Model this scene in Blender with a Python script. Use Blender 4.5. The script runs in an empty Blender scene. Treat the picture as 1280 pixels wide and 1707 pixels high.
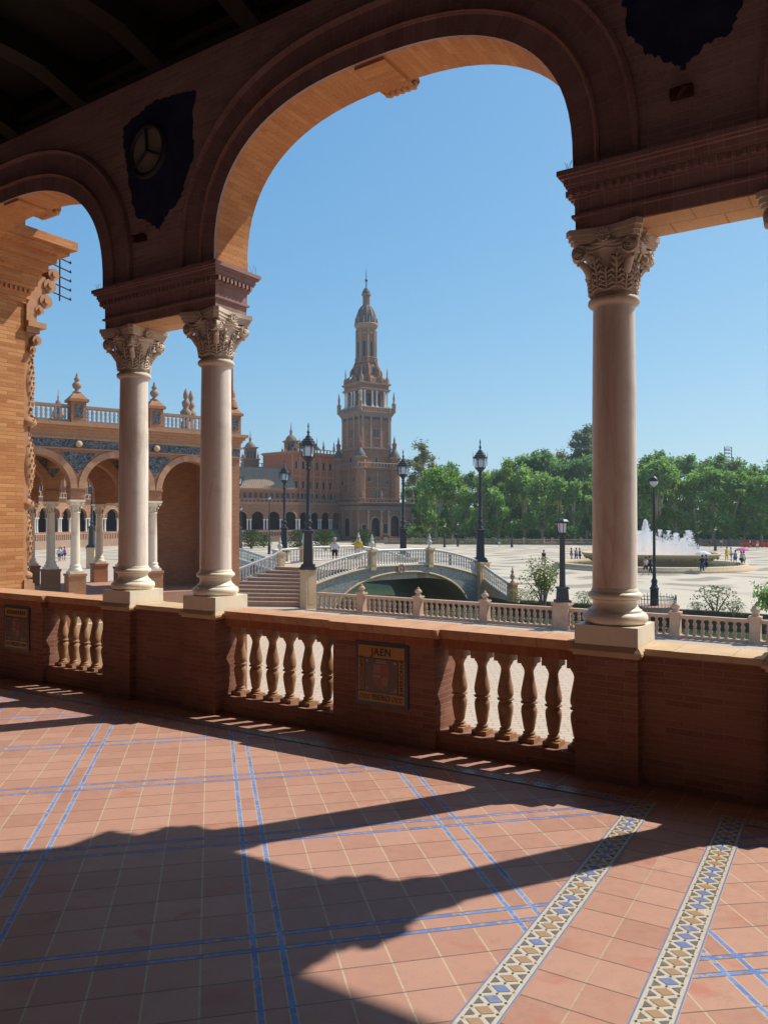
import bpy, bmesh, math, random
from mathutils import Vector, Matrix
R = math.radians
random.seed(11)
sc = bpy.context.scene
COL = sc.collection
EYE = 4.9
F, HZ, CX = 1300.0, 870.0, 640.0        # focal length and horizon of the photograph, in its pixels
# ------------------------------------------------------------------ camera, sky, sun, exposure
cd = bpy.data.cameras.new('camera'); cam = bpy.data.objects.new('camera', cd); COL.objects.link(cam)
cam.location = (0, 0, EYE); cam.rotation_euler = (R(90) + math.atan((HZ - 853.5) / F), 0, 0)
cd.sensor_fit = 'HORIZONTAL'; cd.sensor_width = 36; cd.lens = 36 * F / 1280
cd.clip_start = 0.05; cd.clip_end = 3000
sc.camera = cam
SUN_AZ, SUN_EL = 25.5, 50.6               # azimuth from +X towards +Y
w = bpy.data.worlds.new('World'); sc.world = w; w.use_nodes = True
nt = w.node_tree; nt.nodes.clear()
sk = nt.nodes.new('ShaderNodeTexSky'); sk.sky_type = 'NISHITA'; sk.sun_disc = False
sk.sun_elevation = R(SUN_EL); sk.sun_rotation = R(90 - SUN_AZ); sk.air_density = 1.0; sk.dust_density = 0.7; sk.ozone_density = 1.6
bg = nt.nodes.new('ShaderNodeBackground'); bg.inputs[1].default_value = 0.115
sp = nt.nodes.new('ShaderNodeSeparateColor'); cbn = nt.nodes.new('ShaderNodeCombineColor'); nt.links.new(sk.outputs[0], sp.inputs[0])
for i, (g_, k_) in enumerate(((0.91, 0.859), (0.62, 1.864), (0.37, 3.53))):      # the sky of the photograph is a cleaner, more even blue
    pw = nt.nodes.new('ShaderNodeMath'); pw.operation = 'POWER'; pw.inputs[1].default_value = g_; nt.links.new(sp.outputs[i], pw.inputs[0])
    ml = nt.nodes.new('ShaderNodeMath'); ml.operation = 'MULTIPLY'; ml.inputs[1].default_value = k_; nt.links.new(pw.outputs[0], ml.inputs[0]); nt.links.new(ml.outputs[0], cbn.inputs[i])
ow = nt.nodes.new('ShaderNodeOutputWorld'); nt.links.new(cbn.outputs[0], bg.inputs[0]); nt.links.new(bg.outputs[0], ow.inputs[0])
sd = bpy.data.lights.new('sun', 'SUN'); sd.energy = 5.0; sd.angle = R(0.53); sd.color = (1.0, 0.93, 0.82)
so = bpy.data.objects.new('sun', sd); COL.objects.link(so)
sv = Vector((math.cos(R(SUN_AZ)) * math.cos(R(SUN_EL)), math.sin(R(SUN_AZ)) * math.cos(R(SUN_EL)), math.sin(R(SUN_EL))))
so.rotation_euler = sv.to_track_quat('Z', 'Y').to_euler(); so.location = (20, 10, 40)
sc.view_settings.view_transform = 'Standard'; sc.view_settings.look = 'None'
sc.view_settings.exposure = 0.05; sc.view_settings.gamma = 1
sc.render.engine = 'CYCLES'; sc.cycles.max_bounces = 8; sc.cycles.diffuse_bounces = 5; sc.cycles.transparent_max_bounces = 24

# ------------------------------------------------------------------ node helpers
class N:
    def __init__(s, name, rough=0.8, spec=0.3):
        s.m = bpy.data.materials.new(name); s.m.use_nodes = True; s.t = s.m.node_tree
        s.b = s.t.nodes['Principled BSDF']; s.b.inputs['Roughness'].default_value = rough
        s.b.inputs['Specular IOR Level'].default_value = spec
        s._tc = None
    def n(s, kind, **kw):
        x = s.t.nodes.new(kind)
        for k, v in kw.items(): setattr(x, k, v)
        return x
    def put(s, sock, v):
        if isinstance(v, bpy.types.NodeSocket): s.t.links.new(v, sock)
        elif isinstance(v, (tuple, list)) and len(v) == 3 and sock.type == 'RGBA': sock.default_value = (*v, 1)
        else: sock.default_value = v
    def tc(s, which='UV'):
        if not s._tc: s._tc = s.n('ShaderNodeTexCoord')
        return s._tc.outputs[which]
    def geo(s, o): return s.n('ShaderNodeNewGeometry').outputs[o]
    def M(s, op, a, b=0.0, c=0.0):
        x = s.n('ShaderNodeMath', operation=op)
        s.put(x.inputs[0], a); s.put(x.inputs[1], b); s.put(x.inputs[2], c); return x.outputs[0]
    def xyz(s, v):
        x = s.n('ShaderNodeSeparateXYZ'); s.put(x.inputs[0], v); return x.outputs
    def vec(s, a, b, c=0.0):
        x = s.n('ShaderNodeCombineXYZ'); s.put(x.inputs[0], a); s.put(x.inputs[1], b); s.put(x.inputs[2], c); return x.outputs[0]
    def noise(s, scale=5, detail=4, vec=None, rough=0.55, dist=0.0):
        x = s.n('ShaderNodeTexNoise'); s.put(x.inputs['Scale'], scale); s.put(x.inputs['Detail'], detail)
        s.put(x.inputs['Roughness'], rough); s.put(x.inputs['Distortion'], dist)
        s.put(x.inputs['Vector'], vec if vec is not None else s.tc('Object')); return x.outputs[0]
    def white(s, v):
        x = s.n('ShaderNodeTexWhiteNoise', noise_dimensions='3D'); s.put(x.inputs['Vector'], v); return x.outputs[0]
    def mix(s, f, a, b, blend='MIX'):
        x = s.n('ShaderNodeMix', data_type='RGBA', blend_type=blend)
        s.put(x.inputs[0], f); s.put(x.inputs[6], a); s.put(x.inputs[7], b); return x.outputs[2]
    def ramp(s, f, *st):
        x = s.n('ShaderNodeValToRGB'); e = x.color_ramp.elements
        while len(e) < len(st): e.new(0.5)
        for i, (p, c) in enumerate(st):
            e[i].position = p; e[i].color = (*c, 1) if not isinstance(c, float) else (c, c, c, 1)
        s.put(x.inputs[0], f); return x.outputs[0]
    def rng(s, v, a, b, c=0.0, d=1.0):
        x = s.n('ShaderNodeMapRange'); s.put(x.inputs[0], v)
        for i, q in enumerate((a, b, c, d)): s.put(x.inputs[1 + i], q)
        return x.outputs[0]
    def mapping(s, v, scale=(1, 1, 1), rot=(0, 0, 0), loc=(0, 0, 0)):
        x = s.n('ShaderNodeMapping'); s.put(x.inputs[0], v); x.inputs['Scale'].default_value = scale
        x.inputs['Rotation'].default_value = rot; x.inputs['Location'].default_value = loc; return x.outputs[0]
    def col(s, v): s.put(s.b.inputs['Base Color'], v); return s
    def bump(s, h, strength=0.3, dist=0.01):
        x = s.n('ShaderNodeBump'); s.put(x.inputs['Strength'], strength); s.put(x.inputs['Distance'], dist); s.put(x.inputs['Height'], h)
        s.put(s.b.inputs['Normal'], x.outputs[0]); return s

def brick(name, c1, c2, mortar, bw=0.26, bh=0.05, ms=0.004, var=0.5, bumpd=0.006, off=0.5):
    k = N(name, 0.85, 0.2)
    uv = k.tc('UV')
    x = k.n('ShaderNodeTexBrick'); x.offset = off; k.put(x.inputs['Vector'], uv)
    for a, b in (('Scale', 1.0), ('Brick Width', bw), ('Row Height', bh), ('Mortar Size', ms), ('Mortar Smooth', 0.2), ('Bias', 0.0)): x.inputs[a].default_value = b
    k.put(x.inputs['Color1'], c1); k.put(x.inputs['Color2'], c2); k.put(x.inputs['Mortar'], mortar)
    n1 = k.noise(1.3, 5); n2 = k.noise(60, 3)
    c = k.mix(k.rng(n1, 0.35, 0.7, 0, var), x.outputs[0], tuple(v * 0.62 for v in c2), 'MIX')
    c = k.mix(k.rng(n2, 0.3, 0.7, 0.0, 0.35), c, tuple(min(1, v * 1.35) for v in c1))
    k.col(c); h = k.M('SUBTRACT', 1.0, x.outputs[1])
    k.bump(k.M('ADD', h, k.M('MULTIPLY', n2, 0.4)), 0.8, bumpd)
    return k.m

def worn(name, c1, c2, dirt, scale=8, rough=0.75, bd=0.005, dscale=3.0, amt=0.6):
    """like speckle, with a tint of its own for every object and patches of grime"""
    k = N(name, rough, 0.3); n = k.noise(scale, 6); n2 = k.noise(scale * 9, 3); oi = k.n('ShaderNodeObjectInfo').outputs['Random']
    o = k.vec(oi, k.M('MULTIPLY', oi, 7.0), 0.0); va = k.n('ShaderNodeVectorMath', operation='ADD'); k.put(va.inputs[0], k.tc('Object')); k.put(va.inputs[1], o)
    g = k.noise(dscale, 6, va.outputs[0], .65)
    c = k.mix(k.rng(n2, 0.3, 0.7, 0, 0.25), k.ramp(n, (0.3, c1), (0.7, c2)), c1)
    c = k.mix(k.rng(oi, 0, 1, 0, .45), c, tuple(v * .72 for v in c1)); c = k.mix(k.rng(g, 0.48, 0.72, 0, amt), c, dirt)
    k.col(c); k.bump(k.M('ADD', n2, g), 0.5, bd); return k.m
def speckle(name, c1, c2, scale=8, rough=0.8, spec=0.3, bs=0.3, bd=0.005, detail=6):
    k = N(name, rough, spec); n = k.noise(scale, detail); n2 = k.noise(scale * 9, 3)
    k.col(k.mix(k.rng(n2, 0.3, 0.7, 0, 0.25), k.ramp(n, (0.3, c1), (0.7, c2)), c1)); k.bump(n2, bs, bd); return k.m

MT = {}
MT['brick_soffit'] = brick('brick_soffit', (0.62, 0.30, 0.13), (0.44, 0.17, 0.07), (0.46, 0.27, 0.15), 0.27, 0.048, 0.003)
MT['brick_lit'] = brick('brick_pavilion', (0.62, 0.32, 0.14), (0.36, 0.125, 0.042), (0.34, 0.18, 0.10), 0.27, 0.056, 0.0045, 0.25)
MT['brick_wall'] = brick('brick_arcade_wall', (0.50, 0.335, 0.305), (0.36, 0.225, 0.205), (0.58, 0.44, 0.41), 0.26, 0.05, 0.004)
MT['brick_para'] = brick('brick_parapet', (0.33, 0.155, 0.100), (0.20, 0.080, 0.050), (0.34, 0.21, 0.15), 0.24, 0.045, 0.0045)
MT['brick_mould'] = brick('brick_moulding', (0.37, 0.235, 0.225), (0.28, 0.165, 0.155), (0.46, 0.33, 0.31), 0.09, 0.3, 0.003)
MT['brick_wing'] = brick('brick_portico', (0.46, 0.235, 0.125), (0.34, 0.155, 0.085), (0.42, 0.27, 0.18), 0.26, 0.06, 0.006)
MT['brick_far'] = brick('brick_tower', (0.39, 0.195, 0.115), (0.31, 0.145, 0.083), (0.35, 0.20, 0.125), 0.9, 0.3, 0.01, 0.6, 0.02)
MT['brick_red'] = brick('brick_palace_red', (0.52, 0.165, 0.085), (0.43, 0.125, 0.062), (0.42, 0.18, 0.11), 0.9, 0.3, 0.01, 0.5, 0.02)
MT['stone'] = speckle('sandstone', (0.54, 0.37, 0.21), (0.63, 0.47, 0.30), 5)
MT['stone_far'] = speckle('carved_stone_far', (0.33, 0.215, 0.15), (0.42, 0.29, 0.21), 1.0)
MT['terracotta'] = speckle('terracotta_moulding', (0.42, 0.22, 0.12), (0.52, 0.30, 0.17), 9)
MT['terra_bal'] = worn('terracotta_baluster', (0.38, 0.19, 0.090), (0.52, 0.31, 0.17), (0.20, 0.10, 0.05), 16, 0.6, 0.006, 9, .7)
MT['pinkstone'] = worn('pale_terracotta', (0.56, 0.36, 0.235), (0.66, 0.45, 0.31), (0.36, 0.22, 0.15), 3, .75, .005, 2.5, .5)
MT['pale'] = worn('glazed_pale_ceramic', (0.62, 0.57, 0.50), (0.72, 0.68, 0.62), (0.34, 0.34, 0.38), 6, 0.3, .004, 4, .5)
MT['iron'] = speckle('dark_iron', (0.022, 0.024, 0.028), (0.04, 0.04, 0.045), 12, 0.5, 0.5)
MT['dark'] = speckle('interior_shade', (0.03, 0.022, 0.02), (0.045, 0.03, 0.028), 1, 0.9, 0.1)  # near-black colour painting in the shade behind arches and doorways
MT['glassdark'] = speckle('dark_pane', (0.03, 0.035, 0.045), (0.045, 0.05, 0.06), 1, 0.2, 0.5)
MT['rust'] = speckle('rusty_iron', (0.05, 0.02, 0.014), (0.09, 0.035, 0.02), 20, 0.8)
MT['slate'] = speckle('slate_dome', (0.10, 0.085, 0.080), (0.19, 0.16, 0.14), 2, 0.7, 0.3)
MT['frost'] = speckle('lamp_glass', (0.62, 0.68, 0.72), (0.72, 0.76, 0.78), 3, 0.2, 0.6)
MT['bark'] = speckle('bark', (0.16, 0.12, 0.08), (0.30, 0.24, 0.17), 4)
MT['white'] = speckle('white_marble_far', (0.70, 0.66, 0.60), (0.78, 0.74, 0.68), 2)
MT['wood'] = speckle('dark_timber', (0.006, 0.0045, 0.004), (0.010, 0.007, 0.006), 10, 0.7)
MT['plaster'] = speckle('back_wall_plaster', (0.38, 0.28, 0.26), (0.44, 0.33, 0.30), 2)
MT['red_stone'] = speckle('pink_masonry', (0.40, 0.22, 0.15), (0.46, 0.27, 0.19), 3)

def marble(name, a, b, vein):
    k = N(name, 0.42, 0.4); oi = k.n('ShaderNodeObjectInfo').outputs['Random']
    va = k.n('ShaderNodeVectorMath', operation='ADD'); k.put(va.inputs[0], k.mapping(k.tc('Object'), (2.6, 2.6, 0.32))); k.put(va.inputs[1], k.vec(k.M('MULTIPLY', oi, 17.0), k.M('MULTIPLY', oi, 5.0), 0.0)); o = va.outputs[0]
    n = k.noise(1.6, 5, o, 0.5, 0.6); n2 = k.noise(40, 3)
    wv = k.noise(1.1, 6, o, 0.6, 1.6)
    c = k.ramp(n, (0.28, a), (0.5, b), (0.545, tuple((x * 2 + y) / 3 for x, y in zip(b, vein))), (0.57, b), (0.85, a)); c = k.mix(k.M('MULTIPLY', k.rng(wv, 0.50, 0.56, 0, .32), k.rng(wv, .64, .58, 0, 1)), c, vein)
    c = k.mix(k.rng(k.noise(3.5, 6), .55, .75, 0, .45), c, tuple(v * .62 for v in vein))
    k.col(k.mix(k.rng(n2, 0.3, 0.7, 0, 0.12), c, vein)); k.bump(n2, 0.15, 0.002); return k.m
MT['marble'] = marble('cream_marble', (0.84, 0.74, 0.66), (0.87, 0.78, 0.70), (0.56, 0.38, 0.26))
MT['capstone'] = speckle('carved_cream_stone', (0.62, 0.52, 0.43), (0.72, 0.62, 0.52), 18, 0.7, 0.3, 0.5, 0.004)
MT['marble_pale'] = marble('pale_marble', (0.82, 0.73, 0.57), (0.85, 0.77, 0.62), (0.74, 0.60, 0.43))

def tilefloor(name, ang, p0, q0, per, gap, sw, n=5, grout=(0.56, 0.43, 0.30), hasblue=True, tw=None, th=None):
    """terracotta floor tiles in world metres; blue double strips every `per` metres both ways."""
    k = N(name, 0.42, 0.35)
    P = k.xyz(k.tc('Object')); ca, sa = math.cos(ang), math.sin(ang)
    p = k.M('ADD', k.M('MULTIPLY', P[0], ca), k.M('MULTIPLY', P[1], sa))
    q = k.M('ADD', k.M('MULTIPLY', P[0], -sa), k.M('MULTIPLY', P[1], ca))
    def axis(v, v0, gw):
        v = k.M('ADD', v, 500 * per - v0); cell = k.M('FLOOR', k.M('DIVIDE', v, per)); t = k.M('SUBTRACT', v, k.M('MULTIPLY', cell, per))
        t0 = gap + sw; tw_ = (per - t0) / n
        tt = k.M('DIVIDE', k.M('SUBTRACT', t, t0), tw_)
        idx = k.M('MAXIMUM', k.M('FLOOR', tt), -1.0)
        fr = k.M('MULTIPLY', k.M('SUBTRACT', tt, k.M('ROUND', tt)), tw_)
        ing = k.M('MULTIPLY', k.M('LESS_THAN', k.M('ABSOLUTE', fr), gw), k.M('GREATER_THAN', t, t0 * 0.98))
        if not hasblue: return None, ing, k.M('ADD', k.M('MULTIPLY', cell, 9.0), idx)
        b1 = k.M('LESS_THAN', t, sw); b2 = k.M('MULTIPLY', k.M('GREATER_THAN', t, gap), k.M('LESS_THAN', t, gap + sw))
        e1 = k.M('LESS_THAN', k.M('ABSOLUTE', k.M('SUBTRACT', t, sw + 0.003)), 0.0035)
        e2 = k.M('LESS_THAN', k.M('ABSOLUTE', k.M('SUBTRACT', t, gap - 0.003)), 0.0035)
        e3 = k.M('LESS_THAN', k.M('ABSOLUTE', k.M('SUBTRACT', t, gap + sw + 0.003)), 0.0035)
        e4 = k.M('GREATER_THAN', t, per - 0.007)
        ing = k.M('MAXIMUM', ing, k.M('MAXIMUM', k.M('MAXIMUM', e1, e2), k.M('MAXIMUM', e3, e4)))
        return k.M('MAXIMUM', b1, b2), ing, k.M('ADD', k.M('MULTIPLY', cell, 9.0), idx)
    bp, gp, ip = axis(p, p0, 0.0042); bq, gq, iq = axis(q, q0, 0.0034)
    cell = k.vec(ip, iq, 1.0)
    wn = k.white(cell); n1 = k.noise(1.2, 4, k.tc('Object')); n2 = k.noise(22, 5, k.tc('Object')); n3 = k.noise(260, 2, k.tc('Object'))
    base = k.ramp(wn, (0.0, (0.42, 0.225, 0.168)), (0.5, (0.48, 0.268, 0.200)), (1.0, (0.52, 0.305, 0.232)))
    base = k.mix(k.rng(n2, 0.35, 0.75, 0, 0.35), base, (0.56, 0.31, 0.215))
    base = k.mix(k.rng(n3, 0.45, 0.8, 0, 0.35), base, (0.34, 0.14, 0.09))
    nA = k.noise(3.3, 5, k.mapping(k.tc('Object'), (1, 1.6, 1)), 0.6, 0.4)
    cellr = k.white(k.vec(k.M('ADD', ip, 31.0), iq, 4.0))
    red = k.M('MULTIPLY', k.rng(nA, 0.55, 0.68, 0, 1), k.M('GREATER_THAN', cellr, 0.72))
    base = k.mix(k.M('MULTIPLY', red, 0.42), base, (0.46, 0.09, 0.04))
    base = k.mix(k.rng(n1, 0.42, 0.72, 0, 0.3), base, (0.36, 0.18, 0.13))
    base = k.mix(k.rng(k.noise(6.5, 8, k.tc('Object'), .7), .56, .72, 0, .35), base, (0.27, 0.15, 0.115)); base = k.mix(k.rng(k.noise(48, 3, k.tc('Object'), .7, 1.0), .70, .76, 0, .5), base, (0.22, 0.10, 0.075))
    gn = k.noise(70, 3, k.tc('Object'))
    gcol = k.mix(k.rng(gn, 0.50, 0.75, 0, .6), grout, tuple(v * 0.6 for v in grout))
    c = k.mix(gp, base, gcol); c = k.mix(gq, c, k.mix(0.75, gcol, (0.10, 0.05, 0.035)))
    h = k.M('SUBTRACT', 1.0, k.M('MAXIMUM', gp, gq))
    if hasblue:
        tile_i = k.M('FLOOR', k.M('MULTIPLY', k.M('ADD', p, q), 8.0)); bn = k.white(k.vec(tile_i, ip, 7.0))
        jt = k.M('MULTIPLY', k.M('ADD', p, q), 8.0); jl = k.M('LESS_THAN', k.M('ABSOLUTE', k.M('SUBTRACT', jt, k.M('ROUND', jt))), 0.022)
        bl = k.mix(bn, (0.11, 0.20, 0.52), (0.17, 0.29, 0.66))
        bl = k.mix(k.rng(k.noise(35, 4, k.tc('Object')), 0.52, 0.68, 0, 0.85), bl, (0.48, 0.42, 0.36))
        bl = k.mix(jl, bl, (0.30, 0.24, 0.19))
        bb = k.M('MAXIMUM', bp, bq); c = k.mix(bb, c, bl); h = k.M('MAXIMUM', h, bb)
    k.col(c)
    k.put(k.b.inputs['Roughness'], k.rng(n2, 0.3, 0.7, 0.40, 0.62))
    k.bump(k.M('ADD', h, k.M('MULTIPLY', n3, 0.15)), 0.7, 0.004); return k.m

# ------------------------------------------------------------------ mesh helper
class MB:
    def __init__(s): s.v = []; s.f = []; s.uv = []; s.sm = []; s.mi = []
    def face(s, pts, uv=None, smooth=False, mi=0):
        i = len(s.v); s.v += [tuple(p) for p in pts]; s.f.append(list(range(i, i + len(pts)))); s.uv.append(uv); s.sm.append(smooth); s.mi.append(mi)
    def grid(s, rows, closed=False, smooth=True, uvs=None, mi=0, flip=False):
        b = len(s.v); nr, nc = len(rows), len(rows[0])
        for r in rows: s.v += [tuple(p) for p in r]
        for i in range(nr - 1):
            for j in range(nc if closed else nc - 1):
                k = (j + 1) % nc
                q = [b + i * nc + j, b + i * nc + k, b + (i + 1) * nc + k, b + (i + 1) * nc + j]
                if flip: q.reverse()
                s.f.append(q); s.sm.append(smooth); s.mi.append(mi)
                if uvs:
                    u = [uvs[i][j], uvs[i][k], uvs[i + 1][k], uvs[i + 1][j]]
                    if flip: u.reverse()
                    s.uv.append(u)
                else: s.uv.append(None)
    def box(s, x0, x1, y0, y1, z0, z1, mi=0, xf=None):
        c = [(x0, y0, z0), (x1, y0, z0), (x1, y1, z0), (x0, y1, z0), (x0, y0, z1), (x1, y0, z1), (x1, y1, z1), (x0, y1, z1)]
        if xf: c = [tuple(xf(Vector(p))) for p in c]
        for f in ((0, 3, 2, 1), (4, 5, 6, 7), (0, 1, 5, 4), (1, 2, 6, 5), (2, 3, 7, 6), (3, 0, 4, 7)):
            s.face([c[i] for i in f], mi=mi)
        return s
    def frus(s, x, y, z0, z1, r0, r1, mi=0):      # square frustum
        c = [(x - r0, y - r0, z0), (x + r0, y - r0, z0), (x + r0, y + r0, z0), (x - r0, y + r0, z0), (x - r1, y - r1, z1), (x + r1, y - r1, z1), (x + r1, y + r1, z1), (x - r1, y + r1, z1)]
        for f in ((0, 3, 2, 1), (4, 5, 6, 7), (0, 1, 5, 4), (1, 2, 6, 5), (2, 3, 7, 6), (3, 0, 4, 7)): s.face([c[i] for i in f], mi=mi)
        return s
    def lathe(s, prof, x=0, y=0, z=0, seg=24, smooth=True, mi=0, rot=0.0, cap=True):
        rows = [[(x + r * math.cos(rot + 2 * math.pi * j / seg), y + r * math.sin(rot + 2 * math.pi * j / seg), z + h) for j in range(seg)] for r, h in prof]
        s.grid(rows, True, smooth, None, mi)
        if cap:
            s.face(list(reversed(rows[0])), mi=mi); s.face(rows[-1], mi=mi)
        return s
    def prism(s, poly, z0, z1, mi=0, xf=None):    # poly CCW in xy
        b = [(p[0], p[1], z0) for p in poly]; t = [(p[0], p[1], z1) for p in poly]
        g = (lambda p: tuple(xf(Vector(p)))) if xf else (lambda p: p)
        s.face([g(p) for p in reversed(b)], mi=mi); s.face([g(p) for p in t], mi=mi)
        for i in range(len(poly)):
            j = (i + 1) % len(poly); s.face([g(b[i]), g(b[j]), g(t[j]), g(t[i])], mi=mi)
        return s
    def tube(s, pts, r, seg=6, mi=0, smooth=True):
        pts = [Vector(p) for p in pts]; rr = r if isinstance(r, (list, tuple)) else [r] * len(pts); rows = []
        for i, p in enumerate(pts):
            d = (pts[min(i + 1, len(pts) - 1)] - pts[max(i - 1, 0)]).normalized()
            a = d.orthogonal() if abs(d.z) > .95 else d.cross(Vector((0, 0, 1)))
            a.normalize(); b = d.cross(a)
            rows.append([tuple(p + rr[i] * (math.cos(t) * a + math.sin(t) * b)) for t in [2 * math.pi * k / seg for k in range(seg)]])
        s.grid(rows, True, smooth, None, mi); s.face(list(reversed(rows[0])), mi=mi); s.face(rows[-1], mi=mi); return s
    def build(s, name, mat, parent=None, loc=None, rz=0.0):
        me = bpy.data.meshes.new(name); me.from_pydata(s.v, [], s.f)
        ul = me.uv_layers.new(name='UVMap'); d = ul.data
        for k, p in enumerate(me.polygons):
            p.use_smooth = s.sm[k]; p.material_index = s.mi[k]; u = s.uv[k]
            if u:
                for j, li in enumerate(p.loop_indices): d[li].uv = u[j]
            else:
                nn = p.normal; ax = max(range(3), key=lambda i: abs(nn[i]))
                for li in p.loop_indices:
                    c = me.vertices[me.loops[li].vertex_index].co
                    d[li].uv = (c.y, c.z) if ax == 0 else ((c.x, c.z) if ax == 1 else (c.x, c.y))
        for m in (mat if isinstance(mat, (list, tuple)) else [mat]): me.materials.append(m)
        o = bpy.data.objects.new(name, me); COL.objects.link(o)
        if parent: o.parent = parent
        if loc: o.location = loc
        o.rotation_euler.z = rz
        return o

def tag(o, label=None, cat=None, group=None, kind=None):
    if label: o['label'] = label
    if cat: o['category'] = cat
    if group: o['group'] = group
    if kind: o['kind'] = kind
    return o
def struct(o): o['kind'] = 'structure'; return o
def empty(name, loc=(0, 0, 0), rz=0.0):
    o = bpy.data.objects.new(name, None); COL.objects.link(o); o.location = loc; o.rotation_euler.z = rz; o.empty_display_size = 0.3; return o
def cp(o, parent=None, loc=None, rz=None):
    c = o.copy(); COL.objects.link(c); c.parent = parent
    if loc is not None: c.location = loc
    if rz is not None: c.rotation_euler.z = rz
    for ch in list(o.children): cp(ch, c)
    return c

# wall frame: s along the arcade (towards the right), off outwards
A0 = Vector((-1.63, 7.56, 0)); U = Vector((0.838, -0.5457, 0)); NN = Vector((0.5457, 0.838, 0)); WANG = math.atan2(U.y, U.x)
def W(s, off, z=0.0):
    p = A0 + U * s + NN * off; return Vector((p.x, p.y, z))
def s_at(px, off):
    r = (px - CX) / F; return (r * (A0.y + off * NN.y) - A0.x - off * NN.x) / (U.x - r * U.y)
def at(px, y, Y):                        # a point seen at photo pixel (px, y) that stands at depth Y
    return Vector(((px - CX) / F * Y, Y, EYE + (HZ - y) / F * Y))
def floor_z(x, y): return 3.25 - 0.02 * y
ORD = ['first', 'second', 'third', 'fourth', 'fifth', 'sixth', 'seventh', 'eighth', 'ninth', 'tenth', 'eleventh', 'twelfth', 'thirteenth', 'fourteenth', 'fifteenth', 'sixteenth', 'seventeenth', 'eighteenth', 'nineteenth', 'twentieth', 'twenty-first', 'twenty-second', 'twenty-third', 'twenty-fourth', 'twenty-fifth', 'twenty-sixth', 'twenty-seventh', 'twenty-eighth', 'twenty-ninth', 'thirtieth']

# ================================================================== THE GALLERY
ZC = EYE - 0.835       # coping top
ZP = ZC + 0.13         # plinth top
ZS = EYE - 0.453       # shaft start
ZA0, ZA1 = EYE + 1.49, EYE + 1.585
ZE0, ZE1 = EYE + 2.02, EYE + 2.42
ZSP, ZCR = EYE + 2.47, EYE + 3.77
ZTOP = EYE + 4.75
PER = 5.07; HALF = 1.725
T = 0.21
gal = empty('brick_gallery', (A0.x, A0.y, 0), WANG)
tag(gal, 'shaded brick gallery with tall round arches on paired marble columns framing the view', 'gallery')

def archpts(xc, a, z0, rise, n, m=40, d=0.0):
    out = []
    for i in range(m + 1):
        t = math.pi * (1 - i / m); c, s_ = math.cos(t), math.sin(t)
        x = math.copysign(abs(c) ** (2 / n), c) * a; z = (abs(s_) ** (2 / n)) * rise
        if d:
            # outward normal of the superellipse
            nx = math.copysign(abs(x / a) ** (n - 1) / a, x); nz = (z / rise) ** (n - 1) / rise if rise else 0
            l = math.hypot(nx, nz) or 1; x += nx / l * d; z += nz / l * d
        out.append((xc + x, z0 + z))
    return out
def archwall(mb, x0, x1, arches, y0, y1, zb, ztop, n=2.0, m=28, soff=None):
    """wall from x0 to x1, solid from zb up, with arched openings (xc, half, z_spring, rise) cut below; soff collects intrados faces"""
    soff = soff or mb
    xs = x0
    for (xc, a, zs, rise) in arches:
        if xc - a > xs + 1e-4:
            mb.box(xs, xc - a, y0, y1, zb, ztop)
        P = archpts(xc, a, zs, rise, n, m)
        L = 0
        for (xa, za), (xb, zb_) in zip(P[:-1], P[1:]):
            l = math.hypot(xb - xa, zb_ - za)
            if abs(xb - xa) > 1e-6:
                mb.face([(xa, y0, za), (xb, y0, zb_), (xb, y0, ztop), (xa, y0, ztop)])
                mb.face([(xb, y1, zb_), (xa, y1, za), (xa, y1, ztop), (xb, y1, ztop)])
                mb.face([(xa, y0, ztop), (xb, y0, ztop), (xb, y1, ztop), (xa, y1, ztop)])
            soff.face([(xa, y1, za), (xb, y1, zb_), (xb, y0, zb_), (xa, y0, za)], uv=[(y1, L), (y1, L + l), (y0, L + l), (y0, L)])
            L += l
        for sx, fl in ((xc - a, 1), (xc + a, -1)):
            if zs > zb + 1e-4:
                q = [(sx, y0, zb), (sx, y1, zb), (sx, y1, zs), (sx, y0, zs)]
                if fl < 0: q.reverse()
                # nudge 2 mm into the opening so it never shares the plane of the pier's side
                q = [(p[0] + 0.002 * fl, p[1], p[2]) for p in q]
                soff.face(q)
        xs = xc + a
    if x1 > xs + 1e-4: mb.box(xs, x1, y0, y1, zb, ztop)

# arch wall
CEN = [1.933 + PER * k for k in (-3, -2, -1, 0, 1, 2)]
mb, sf = MB(), MB()
for c in CEN:
    mb, sf = MB(), MB()
    archwall(mb, c - PER / 2, c + PER / 2, [(c, HALF, ZSP, ZCR - ZSP)], -T, T, ZE1 - 0.001, ZTOP, 2.5, 40, sf)
    mb.build('arch_wall', MT['brick_wall'], gal); sf.build('arch_soffit', MT['brick_soffit'], gal)
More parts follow.
